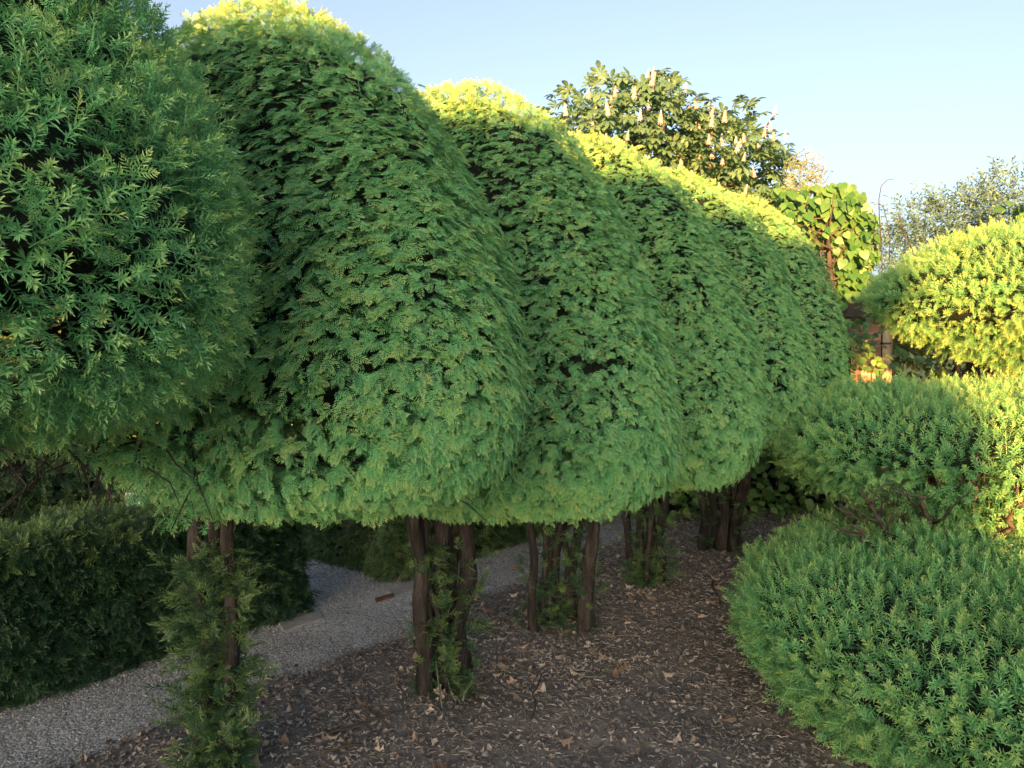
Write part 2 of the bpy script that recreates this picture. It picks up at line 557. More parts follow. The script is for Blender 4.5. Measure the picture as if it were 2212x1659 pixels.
def scatter_group(key, sources):
    if key in GROUPS:
        return GROUPS[key]
    ng = bpy.data.node_groups.new('foliage_' + key, 'GeometryNodeTree')
    ng.interface.new_socket('Geometry', in_out='INPUT', socket_type='NodeSocketGeometry')
    ng.interface.new_socket('Geometry', in_out='OUTPUT', socket_type='NodeSocketGeometry')
    N, L = ng.nodes, ng.links
    gi, go = N.new('NodeGroupInput'), N.new('NodeGroupOutput')
    jn = N.new('GeometryNodeJoinGeometry')
    for s in sources:
        oi = N.new('GeometryNodeObjectInfo')
        oi.inputs['Object'].default_value = s
        oi.inputs['As Instance'].default_value = True
        L.new(oi.outputs['Geometry'], jn.inputs[0])
    ip = N.new('GeometryNodeInstanceOnPoints')
    ip.inputs['Pick Instance'].default_value = True

    def attr(n, typ):
        a = N.new('GeometryNodeInputNamedAttribute'); a.data_type = typ; a.inputs['Name'].default_value = n
        return a.outputs['Attribute']
    L.new(gi.outputs[0], ip.inputs['Points'])
    L.new(jn.outputs[0], ip.inputs['Instance'])
    L.new(attr('idx', 'INT'), ip.inputs['Instance Index'])
    L.new(attr('rot', 'FLOAT_VECTOR'), ip.inputs['Rotation'])
    L.new(attr('scl', 'FLOAT'), ip.inputs['Scale'])
    L.new(ip.outputs[0], go.inputs[0])
    GROUPS[key] = (ng, len(sources))
    return GROUPS[key]


def scatter(name, key, pts, rot, scl, tint, parent=None, loc=(0, 0, 0)):
    ng, n = GROUPS[key]
    pts = np.asarray(pts, dtype=np.float32) - np.asarray(loc, dtype=np.float32)
    me = bpy.data.meshes.new(name)
    me.vertices.add(len(pts))
    me.vertices.foreach_set('co', pts.ravel())
    for an, typ, data in (('rot', 'FLOAT_VECTOR', rot), ('scl', 'FLOAT', scl), ('tint', 'FLOAT', tint)):
        a = me.attributes.new(an, typ, 'POINT')
        a.data.foreach_set('vector' if typ == 'FLOAT_VECTOR' else 'value', np.asarray(data, dtype=np.float32).ravel())
    a = me.attributes.new('idx', 'INT', 'POINT')
    a.data.foreach_set('value', RNG.integers(0, n, len(pts)).astype(np.int32))
    o = bpy.data.objects.new(name, me)
    COL.objects.link(o)
    md = o.modifiers.new('foliage', 'NODES')
    md.node_group = ng
    o['kind'] = 'stuff'
    if parent:
        o.parent = parent
    else:
        o.location = loc
    return o


def unit(a):
    return a / np.maximum(np.linalg.norm(a, axis=1, keepdims=True), 1e-9)


def euler_from(x, zref):
    """Rotations whose local X follows x and whose local Z leans to zref."""
    x = unit(x)
    y = np.cross(zref, x)
    bad = np.linalg.norm(y, axis=1) < 1e-3
    y[bad] = np.cross(np.array([[0.3, 0.9, 0.1]]), x[bad])
    y = unit(y)
    z = np.cross(x, y)
    ry = -np.arcsin(np.clip(x[:, 2], -1, 1))
    rx = np.arctan2(y[:, 2], z[:, 2])
    rz = np.arctan2(x[:, 1], x[:, 0])
    return np.stack([rx, ry, rz], 1)


def fnoise(p, sc, seed=0.0):
    """cheap smooth noise in about -1..1"""
    q = p * sc + seed
    x, y, z = q[:, 0], q[:, 1], q[:, 2]
    return (np.sin(1.7 * x + 2.1 * np.sin(0.9 * y + 1.3 * z)) + np.sin(2.3 * y + 1.9 * np.sin(1.1 * z + 0.7 * x) + 1.7)
            + np.sin(2.0 * z + 2.3 * np.sin(1.3 * x - 0.8 * y) + 4.1)) / 3.0


def sample_profile(prof, ax, ay, n):
    """n points and normals on an upright body: radius factor prof(h) times an ellipse ax, ay (local axes)."""
    h = np.array([p[0] for p in prof]); r = np.array([p[1] for p in prof])
    hh = np.linspace(0, 1, 400)
    s = np.concatenate([[0], np.cumsum(np.hypot(np.diff(h), np.diff(r)))]); s /= s[-1]
    # smooth the profile a little
    H, RR = np.interp(hh, s, h), np.interp(hh, s, r)
    ker = np.hanning(33); ker /= ker.sum()
    Hs = np.convolve(np.pad(H, 16, mode='reflect', reflect_type='odd'), ker, 'valid')
    Rs = np.maximum(np.convolve(np.pad(RR, 16, mode='reflect', reflect_type='odd'), ker, 'valid'), 0)
    ds = np.hypot(np.gradient(Hs), np.gradient(Rs) * 0.5 * (ax + ay)) * (Rs + 0.01)
    cdf = np.cumsum(ds); cdf /= cdf[-1]
    u = RNG.random(n)
    k = np.interp(u, cdf, np.arange(400))
    rad, z = np.interp(k, np.arange(400), Rs), np.interp(k, np.arange(400), Hs)
    dz, dr = np.interp(k, np.arange(400), np.gradient(Hs)), np.interp(k, np.arange(400), np.gradient(Rs))
    a = RNG.random(n) * 2 * np.pi
    p = np.stack([rad * ax * np.cos(a), rad * ay * np.sin(a), z], 1)
    # profile runs upward: outward normal = (dz, -dr)
    m = 0.5 * (ax + ay)
    nr = np.stack([dz * np.cos(a) / ax * m, dz * np.sin(a) / ay * m, -dr * m], 1)
    return p, unit(nr)


def spaced(p, r):
    """mask of points that keep at least r apart (even spacing, as growing shoots have)"""
    grid, keep = {}, np.zeros(len(p), bool)
    cell = np.floor(p / r).astype(int)
    r2 = r * r
    for i in range(len(p)):
        cx, cy, cz = cell[i]
        x, y, z = p[i]
        ok = True
        for a in (-1, 0, 1):
            for b in (-1, 0, 1):
                for c in (-1, 0, 1):
                    for (u, v, w) in grid.get((cx + a, cy + b, cz + c), ()):
                        if (u - x) ** 2 + (v - y) ** 2 + (w - z) ** 2 < r2:
                            ok = False
                            break
                    if not ok:
                        break
                if not ok:
                    break
            if not ok:
                break
        if ok:
            grid.setdefault((cx, cy, cz), []).append((x, y, z))
            keep[i] = True
    return keep


def rotz2(p, c):
    """local (row, across) -> world offset, c = (x axis, y axis) 2-vectors"""
    out = p.copy()
    out[:, 0] = p[:, 0] * c[0][0] + p[:, 1] * c[1][0]
    out[:, 1] = p[:, 0] * c[0][1] + p[:, 1] * c[1][1]
    return out


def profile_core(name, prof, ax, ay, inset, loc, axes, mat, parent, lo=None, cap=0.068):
    """inner mass of old twigs with shade in its colour, a bumpy body inset from the clipped surface"""
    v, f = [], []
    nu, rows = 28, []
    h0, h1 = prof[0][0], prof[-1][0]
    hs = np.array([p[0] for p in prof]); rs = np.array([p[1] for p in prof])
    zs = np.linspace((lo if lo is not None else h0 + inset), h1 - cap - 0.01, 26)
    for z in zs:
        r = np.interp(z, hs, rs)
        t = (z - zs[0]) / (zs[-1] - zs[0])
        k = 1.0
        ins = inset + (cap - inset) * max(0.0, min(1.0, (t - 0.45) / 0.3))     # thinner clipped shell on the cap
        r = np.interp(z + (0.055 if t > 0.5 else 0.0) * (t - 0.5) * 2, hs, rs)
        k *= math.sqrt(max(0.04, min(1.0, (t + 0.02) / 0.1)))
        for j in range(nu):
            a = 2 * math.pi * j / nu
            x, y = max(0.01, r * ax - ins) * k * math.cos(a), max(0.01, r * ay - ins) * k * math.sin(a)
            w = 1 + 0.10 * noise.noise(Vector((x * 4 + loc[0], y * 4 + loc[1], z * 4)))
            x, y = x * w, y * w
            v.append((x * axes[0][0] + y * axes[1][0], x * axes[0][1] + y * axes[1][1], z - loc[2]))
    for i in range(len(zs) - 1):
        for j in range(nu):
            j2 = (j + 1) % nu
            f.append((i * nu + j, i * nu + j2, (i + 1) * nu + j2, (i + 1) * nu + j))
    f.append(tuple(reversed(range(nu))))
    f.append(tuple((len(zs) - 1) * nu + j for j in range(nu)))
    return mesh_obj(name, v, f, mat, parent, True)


FLAT = [make_flat_sprig(s, M['yew']) for s in range(5)] + [make_flat_sprig(50 + s, M['yew'], side=False) for s in range(2)] + [make_radial_sprig(90, M['yew'], 0.045, 0.015, 22)]
scatter_group('flat', FLAT)
PLU = [make_radial_sprig(130 + s, M['yew'], 0.062 + 0.01 * (s % 3), 0.023, 24) for s in range(5)] + [make_flat_sprig(150 + s, M['yew']) for s in range(2)]
scatter_group('plume', PLU)
RAD = [make_radial_sprig(s, M['yew_right'], 0.07 + 0.012 * (s % 3)) for s in range(5)] + [make_flat_sprig(70 + s, M['yew_right'], side=False) for s in range(2)]
scatter_group('radial', RAD)
HED = [make_flat_sprig(20 + s, M['hedge']) for s in range(4)] + [make_radial_sprig(25 + s, M['hedge']) for s in range(2)]
scatter_group('hedge', HED)


def foliage_frame(p, nrm, kind, jitter=0.45, lift=0.25, hang=None):
    n = len(p)
    if kind == 'shingle':        # flat combs overlapping like shingles, upper face out and up
        z = np.array([[0, 0, 1.0]])
        u = unit(nrm * 0.70 + z * 0.60 + RNG.normal(0, jitter * 0.6, (n, 3)))
        if hang is not None:
            u = unit(u + nrm * (hang[:, None] * 0.9))
        d = nrm * 0.7 - z * 0.45 + RNG.normal(0, 0.12, (n, 3))
        d = unit(d - u * (d * u).sum(1, keepdims=True))
        a = RNG.normal(0, 1.05, n)[:, None]
        d = d * np.cos(a) + np.cross(u, d) * np.sin(a)
        if hang is not None:
            d = unit(d - z * (hang[:, None] * 0.25))
        d = unit(d + u * 0.10)
        w = np.clip((nrm[:, 2:3] - 0.45) / 0.4, 0, 1) * 0.8
        dt = unit(nrm * 0.25 + RNG.normal(0, 0.62, (n, 3)))
        d = unit(d * (1 - w) + dt * w)
        u = unit(u * (1 - w) + RNG.normal(0, 1, (n, 3)) * w + np.array([[0, -0.4, 0]]) * w)
        return euler_from(d, u)
    d = nrm * 0.85 + RNG.normal(0, jitter, (n, 3))
    d[:, 2] += lift
    if hang is not None:
        d[:, 2] -= hang
    d = unit(d)
    up = np.tile(np.array([[0, 0, 1.0]]), (n, 1)) + nrm * 0.55 + RNG.normal(0, 0.35, (n, 3))
    return euler_from(d, up)


# ================================================================== ground
BED_S = 2.88       # distance of the soil's edge from the camera, across the row
PATH_FAR = 3.52    # front of the low hedges


def ground_z(x, y):
    """height of the soil bed: falls below the gravel past its ragged edge"""
    s = x * PV[0] + y * PV[1]
    e = BED_S + 0.10 * noise.noise(Vector((x * 1.3, y * 1.3, 0.2))) + 0.05 * noise.noise(Vector((x * 5, y * 5, 3.2)))
    m = min(1.0, max(0.0, (e - s) / 0.35 + 0.25))
    z = 0.045 * m - 0.008
    z += m * (0.022 * noise.noise(Vector((x * 2.2, y * 2.2, 1.0))) + 0.010 * noise.noise(Vector((x * 8, y * 8, 5.0))) + 0.005 * noise.noise(Vector((x * 21, y * 21, 9.0))))
    return z


g = mesh_obj('ground', [(-250, -250, -0.02), (250, -250, -0.02), (250, 250, -0.02), (-250, 250, -0.02)], [(0, 1, 2, 3)], M['grass'])
g['kind'] = 'structure'
# gravel path: along the row and through the gap between the hedges
pv = [TS(-4, 2.2), TS(11, 2.2), TS(11, 3.9), TS(3.55, 3.9), TS(3.55, 6.5), TS(2.4, 6.5), TS(2.4, 3.9), TS(-4, 3.9)]
path = mesh_obj('gravel_path', [(p.x, p.y, 0.0) for p in pv], [tuple(range(8))], M['gravel'])
path['kind'] = 'structure'
# soil bed, a fine sheet with lumps
v, f = [], []
nx, ny = 250, 250
for j in range(ny + 1):
    for i in range(nx + 1):
        t = -1.8 + 9.6 * i / nx
        s = -3.4 + 6.6 * j / ny
        w = TS(t, s)
        v.append((w.x, w.y, ground_z(w.x, w.y)))
for j in range(ny):
    for i in range(nx):
        a = j * (nx + 1) + i
        f.append((a, a + 1, a + nx + 2, a + nx + 1))
soil = mesh_obj('soil_bed', v, f, M['soil'], None, True)
soil['kind'] = 'structure'


def view_points(n, t0, t1, s0, s1, bias=1.0):
    """random ground points inside the photograph's wedge"""
    out = []
    while len(out) < n:
        t, s = random.uniform(t0, t1), random.uniform(s0, s1)
        w = TS(t, s)
        if w.y < 1.6 or abs(w.x) > w.y * 0.78 + 0.3:
            continue
        if random.random() > min(1.0, (3.2 / w.y) ** 1.3 * bias):
            continue
        out.append(w)
    return out


# litter: bark chips, needles, crumbs
CH = []
for s in range(6):
    rnd = random.Random(300 + s)
    mb = MB()
    L_, W_ = rnd.uniform(0.018, 0.045), rnd.uniform(0.003, 0.008)
    mb.tube([(-L_ / 2, 0, 0.001), (0, rnd.uniform(-0.004, 0.004), rnd.uniform(0.002, 0.006)), (L_ / 2, 0, 0.001)], [W_ * 0.3, W_ * 0.5, W_ * 0.25], n=4)
    CH.append(source('chip_shape', mb.v, mb.f, M['chip']))
for s in range(3):
    v, f = curled_leaf_mesh(400 + s, 0.026)
    CH.append(source('crumb_shape', v, f, M['chip']))
scatter_group('chips', CH)
pts = [w for w in view_points(62000, -1.0, 7.6, -1.6, BED_S + 0.14, 1.6)]
pz = np.array([(p.x, p.y, ground_z(p.x, p.y) + 0.003) for p in pts])
n = len(pz)
d = RNG.normal(0, 1, (n, 3)); d[:, 2] *= 0.22
dark = fnoise(pz, 2.2) * 0.16
scatter('leaf_litter', 'chips', pz, euler_from(d, np.tile([[0, 0, 1.0]], (n, 1)) + RNG.normal(0, 0.3, (n, 3))), RNG.uniform(0.35, 0.95, n), np.clip(RNG.beta(1.7, 2.4, n) + dark, 0, 1))

# small broken leaves: too many to count
DL = []
for s in range(6):
    v, f = curled_leaf_mesh(500 + s, 0.045)
    DL.append(source('dry_leaf_shape', v, f, M['dead_leaf_i']))
scatter_group('dryleaves', DL)
lp = []
for w in view_points(9000, -1.0, 7.4, 0.2, BED_S + 0.1, 1.4):
    s = w.x * PV[0] + w.y * PV[1]
    dens = 0.10 + 0.75 * math.exp(-((s - 2.35) / 0.45) ** 2) * (0.45 + 0.75 * noise.noise(Vector((w.x * 2.4, w.y * 2.4, 8))))
    if w.y > 4.6:
        dens += 0.35
    if random.random() < dens:
        lp.append((w.x, w.y, ground_z(w.x, w.y) + 0.004))
lp = np.array(lp); n = len(lp)
d = RNG.normal(0, 1, (n, 3)); d[:, 2] *= 0.3
scatter('broken_leaves', 'dryleaves', lp, euler_from(d, np.tile([[0, 0, 1.0]], (n, 1)) + RNG.normal(0, 0.45, (n, 3))), RNG.uniform(0.3, 0.8, n), RNG.beta(1.6, 1.8, n))

# gravel stones
PB = []
for s in range(4):
    rnd = random.Random(600 + s)
    vv = []
    for (x, y, z) in ((1, 0, 0), (-1, 0, 0), (0, 1, 0), (0, -1, 0), (0, 0, 1), (0, 0, -1)):
        k = rnd.uniform(0.7, 1.2)
        vv.append((x * 0.0055 * k, y * 0.0045 * k, z * 0.003 * k))
    ff = [(0, 2, 4), (2, 1, 4), (1, 3, 4), (3, 0, 4), (2, 0, 5), (1, 2, 5), (3, 1, 5), (0, 3, 5)]
    PB.append(source('pebble_shape', vv, ff, M['pebble']))
scatter_group('pebbles', PB)
gp = []
for w in view_points(42000, -1.2, 8.0, BED_S - 0.3, PATH_FAR + 0.2, 1.8):
    gp.append((w.x, w.y, 0.002))
for k in range(5000):
    w = TS(random.uniform(2.45, 3.5), random.uniform(3.5, 5.2))
    gp.append((w.x, w.y, 0.002))
gp = np.array(gp); n = len(gp)
scatter('gravel_stones', 'pebbles', gp, RNG.uniform(-3, 3, (n, 3)) * np.array([[0.15, 0.15, 1]]), RNG.uniform(0.5, 1.3, n), RNG.beta(2, 2.2, n))

# ================================================================== the row of clipped yews
BASE_PROF = [(0.72, 0.25), (0.735, 0.56), (0.78, 0.79), (0.86, 0.92), (0.97, 0.98), (1.12, 1.0), (1.39, 0.98), (1.68, 0.90), (2.03, 0.765), (2.28, 0.60), (2.39, 0.49), (2.50, 0.345), (2.57, 0.20), (2.60, 0.0)]


def crown_profile(zb, top):
    out = []
    for h, r in BASE_PROF:
        if h <= 1.12:
            hm = zb + (h - 0.72) / 0.40 * (max(1.12, zb + 0.33) - zb)
        else:
            b = max(1.12, zb + 0.33)
            hm = b + (h - 1.12) / (2.60 - 1.12) * (top - b)
        out.append((hm, r))
    return out


ROW0 = np.array([-0.87, 2.47])
STEP = Q * 0.945
TREES = [  # index in the row, bottom, top, half width across, stems (foot px, head px, width px), label
    dict(k=1, zb=1.31, top=2.54, a=1.13, n=24000, stems=[(-330, -300, 60), (-270, -330, 50)], label='large clipped yew with ragged low fringe hanging over the bare branches'),
    dict(k=2, zb=1.03, top=2.53, a=1.09, n=31000, stems=[(425, 418, 46), (478, 492, 40), (455, 460, 34)], label='egg-shaped clipped yew standing on a stem wrapped in green shoots'),
    dict(k=3, zb=0.84, top=2.565, a=1.05, n=30000, stems=[(912, 884, 40), (948, 948, 48), (985, 1012, 48), (925, 912, 36), (962, 900, 16), (972, 985, 30)], label='clipped yew on thick dark stems with pale dry twigs at its foot'),
    dict(k=4, zb=0.80, top=2.565, a=1.02, n=26000, stems=[(1158, 1133, 22), (1180, 1165, 18), (1209, 1212, 24), (1240, 1256, 26), (1266, 1290, 36), (1192, 1188, 16), (1226, 1236, 18)], label='clipped yew on a cluster of many slender stems with sprouting shoots'),
    dict(k=5, zb=0.88, top=2.55, a=0.95, n=20000, stems=[(1376, 1352, 20), (1392, 1382, 22), (1408, 1412, 26), (1428, 1448, 24), (1400, 1396, 16)], label='clipped yew whose short stems are bushy with shoots at the ground'),
    dict(k=6, zb=0.97, top=2.55, a=0.88, n=17000, stems=[(1524, 1506, 22), (1541, 1534, 24), (1562, 1558, 32), (1580, 1590, 24), (1590, 1612, 30)], label='clipped yew on bare reddish fanned stems, last of the row'),
]
for T in TREES:
    T['c'] = ROW0 + STEP * (T['k'] - 2)
    T['prof'] = crown_profile(T['zb'], T['top'])
    T['b'] = T['a'] * (0.58 if T['k'] == 1 else 0.49)


def inside(T, p, margin):
    rel = p[:, :2] - T['c'][None]
    x = rel @ Q / (T['b'] - margin)
    y = rel @ PV / (T['a'] - margin)
    hs = [q[0] for q in T['prof']]; rs = [q[1] for q in T['prof']]
    rr = np.interp(p[:, 2], hs, rs, left=0, right=0)
    return np.hypot(x, y) < rr


AX = ((Q[0], Q[1]), (PV[0], PV[1]))
for T in TREES:
    c = T['c']
    loc = (float(c[0]), float(c[1]), ground_z(c[0], c[1]))
    root = thing('clipped_yew', loc, T['label'], 'yew tree', 'yews clipped into domes in a row')
    dist = float(np.hypot(*c))
    # stems
    for j, (pb, pt, wpx) in enumerate(T['stems']):
        dd = c[1] + random.uniform(-0.10, 0.10)
        foot = P(pb, 1000, dd); head = P(pt, 1000, dd + random.uniform(-0.05, 0.05))
        foot.z = ground_z(foot.x, foot.y) - 0.03
        head.z = max(1.05, T['zb'] + 0.25)
        ctr = Vector((c[0], c[1], 0))
        out = Vector((head.x - ctr.x, head.y - ctr.y, 0))
        tip = Vector((ctr.x + out.x * 2.0 + random.uniform(-0.15, 0.15), ctr.y + out.y * 2.0 + random.uniform(-0.15, 0.15), 1.9))
        r = wpx / F * dd * 0.42
        ptsl = wobble(foot, head, 16, 0.034, seed=T['k'] * 10 + j) + wobble(head, tip, 8, 0.05, seed=T['k'] * 10 + j + 5)[1:]
        rad = [r * (1.40 - 0.43 * min(1, i / 3.0) - 0.18 * i / 15) if i < 16 else r * 0.79 * (1 - 0.09 * (i - 15)) for i in range(len(ptsl))]
        mb = MB()
        mb.tube([p - Vector(loc) for p in ptsl], rad, n=14, rough=0.5, rs=6.0)
        mb.build('stem', M['bark'], root, True)
    # limbs and fine twigs under and inside the crown
    mb = MB()
    for j in range(26):
        a = random.uniform(0, 2 * math.pi)
        z0 = random.uniform(max(1.0, T['zb'] + 0.05), 1.6)
        e = 0.72
        q = Q * (math.cos(a) * T['b'] * e) + PV * (math.sin(a) * T['a'] * e)
        p0 = Vector((random.uniform(-0.08, 0.08), random.uniform(-0.08, 0.08), z0 - loc[2]))
        p1 = Vector((q[0], q[1], z0 + random.uniform(-0.12, 0.35) - loc[2]))
        ww = wobble(p0, p1, 7, 0.06, seed=j + T['k'])
        mb.tube(ww, [0.014 - 0.0018 * i for i in range(7)], n=5)
        for m_ in range(7):
            b = ww[random.randint(3, 6)]
            en = b + Vector((random.uniform(-0.2, 0.2) + q[0] * 0.12, random.uniform(-0.2, 0.2) + q[1] * 0.12, random.uniform(-0.22, 0.06)))
            mb.tube(wobble(b, en, 4, 0.03, seed=m_ + j * 3.1), [0.004, 0.003, 0.002, 0.001], n=3)
    if T['k'] == 1:
        for j in range(150):
            a = P(random.uniform(-60, 480), random.uniform(800, 950), random.uniform(1.7, 2.7)) - Vector(loc)
            e = a + Vector((random.uniform(-0.25, 0.25), random.uniform(-0.2, 0.2), random.uniform(-0.28, -0.04)))
            mb.tube(wobble(a, e, 5, 0.04, j * 1.7), [0.005, 0.004, 0.003, 0.002, 0.0015], n=3)
        mb.tube(wobble(P(-60, 1010, 1.9) - Vector(loc), P(320, 820, 2.1) - Vector(loc), 8, 0.04, 2.2), [0.03, 0.03, 0.028, 0.026, 0.024, 0.02, 0.018, 0.015], n=8, rough=0.2)
    tw = mb.build('branches', M['bark'], root, True)
    tw['kind'] = 'stuff'
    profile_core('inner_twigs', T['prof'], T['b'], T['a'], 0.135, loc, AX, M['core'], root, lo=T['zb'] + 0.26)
    # foliage
    P_, N_, depth_tint, hang = [], [], [], []
    for lay, frac, inset in ((0, 1.0, 0.0), (1, 0.6, 0.055)):
        nn = int(T['n'] * frac * 1.15)
        p, nr = sample_profile(T['prof'], T['b'], T['a'], nn)
        p, nr = rotz2(p, AX), rotz2(nr, AX)
        p[:, :2] += c[None]
        lump = 0.014 * fnoise(p, 3.1, T['k']) + 0.010 * fnoise(p, 9.0, T['k'] * 2)
        p = p + nr * (lump - inset + RNG.normal(0, 0.006, nn))[:, None] - nr * 0.018
        keep = np.ones(nn, bool)
        for O in TREES:
            if O is not T:
                keep &= ~inside(O, p, 0.07)
        view = unit(np.array([[0, 0, CAM_H]]) - p)
        keep &= ((view * nr).sum(1) > -0.35) | (RNG.random(nn) < 0.4)      # the far side is thinner
        if T['k'] == 2:     # the side turned to its neighbour is bare low down
            back = ((p[:, :2] - c[None]) @ Q < -0.5 * T['b']) & (p[:, 2] < T['zb'] + 0.35)
            keep &= ~(back & (RNG.random(nn) < (0.75 if T['k'] == 2 else 0.5)))
        # gaps where the old wood shows
        gap = fnoise(p, 6.5, 3.3 + T['k']) + 0.35 * fnoise(p, 17.0, 1.1)
        keep &= ~((gap > 0.70) & (RNG.random(nn) < 0.8))
        if T['k'] == 2:     # bottom rises where the neighbour hangs over it
            keep &= p[:, 2] > 1.0 + 0.30 * np.clip((-0.92 - p[:, 0]) / 0.4, 0, 1)
        if lay == 0:        # the crown's cap is clipped tighter: extra shoots there
            q, qn = sample_profile(T['prof'], T['b'], T['a'], 9000)
            sel = qn[:, 2] > 0.35
            q, qn = rotz2(q[sel], AX), rotz2(qn[sel], AX)
            q[:, :2] += c[None]
            q -= qn * RNG.uniform(0.04, 0.09, (len(q), 1))
            g_ = spaced(q, 0.019)
            for O in TREES:
                if O is not T:
                    g_ &= ~inside(O, q, 0.07)
            P_.append(q[g_]); N_.append(qn[g_]); depth_tint.append(np.full(g_.sum(), -0.05)); hang.append(np.zeros(g_.sum()))
        idx = np.flatnonzero(keep)
        keep[idx] = spaced(p[idx], (0.0172 if T['k'] > 1 else 0.0195) if lay == 0 else 0.024)
        P_.append(p[keep]); N_.append(nr[keep])
        depth_tint.append(np.full(keep.sum(), -0.34 * lay))  # inner layer darker: older shoots, plus gap shade put into the tint
        hang.append(np.clip((T['zb'] + 0.50 - p[keep, 2]) / 0.5, 0, 1) * 0.85)
    if T['k'] == 1:    # ragged low fringe on the side of its neighbour
        for (px, py, dd, rr, cnt) in ((430, 950, 1.98, 0.20, 330), (330, 900, 1.75, 0.19, 230), (500, 850, 2.05, 0.20, 260), (415, 1085, 1.98, 0.085, 42), (300, 960, 1.80, 0.11, 60)):
            q = np.array(P(px, py, dd))
            u = unit(RNG.normal(0, 1, (cnt, 3)))
            P_.append(q[None] + u * rr * RNG.uniform(0.4, 1.0, (cnt, 1)) * np.array([[1, 0.9, 1.0]]))
            N_.append(unit(u * 0.6 + np.array([[0.25, -0.5, -0.1]])))
            depth_tint.append(np.full(cnt, -0.08)); hang.append(np.full(cnt, 0.55))
    p = np.concatenate(P_); nr = np.concatenate(N_); dt = np.concatenate(depth_tint); hg = np.concatenate(hang)
    n = len(p)
    rot = foliage_frame(p, nr, 'flat', 0.42, 0.30, hg * 0.5) if T['k'] == 1 else foliage_frame(p, nr, 'shingle', 0.28, 0, hg * 0.7)
    tint = np.clip(RNG.normal(0.50, 0.14, n) + dt + 0.10 * fnoise(p, 2.3, 7.0) + 0.34 * np.clip((p[:, 2] - 2.25) / 0.2, 0, 1), 0.02, 1)  # height term yellows the caps: golden sunlight put into the leaf colour
    scl = (1 - 0.20 * np.clip((nr[:, 2] - 0.25) / 0.45, 0, 1)) * RNG.uniform(0.58, 0.86, n) * (0.95 if T['k'] == 1 else 1.0)
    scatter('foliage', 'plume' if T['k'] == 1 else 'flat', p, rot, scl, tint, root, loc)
    # green shoots sprouting from the stems
    cnt = {1: 60, 2: 640, 3: 230, 4: 230, 5: 260, 6: 90}[T['k']]
    bp, bn = [], []
    for j in range(cnt):
        st = random.choice(T['stems'] if T['k'] != 3 else T['stems'][2:])
        z = random.random() ** (1.25 if T['k'] != 5 else 2.6) * (0.80 if T['k'] == 2 else 0.62) + 0.02
        px = st[0] + (st[1] - st[0]) * z / 1.0
        q = P(px, 1000, c[1] + random.uniform(-0.10, 0.08))
        a = random.uniform(0, 2 * math.pi)
        rr = st[2] / F * c[1] * 0.5 + random.uniform(0.0, 0.07 if T['k'] == 2 else 0.05)
        a = -abs(a) if (T['k'] == 2 and random.random() < 0.5) else a
        bp.append((q.x + math.cos(a) * rr, q.y + math.sin(a) * rr, z + 0.02)); bn.append((math.cos(a), math.sin(a), 0.15))
    bp, bn = np.array(bp), np.array(bn)
    scatter('stem_shoots', 'hedge', bp, foliage_frame(bp, bn, 'flat', 0.35, 0.25), RNG.uniform(0.7, 1.2, cnt), np.clip(RNG.normal(0.62, 0.2, cnt), 0, 1), root, loc)

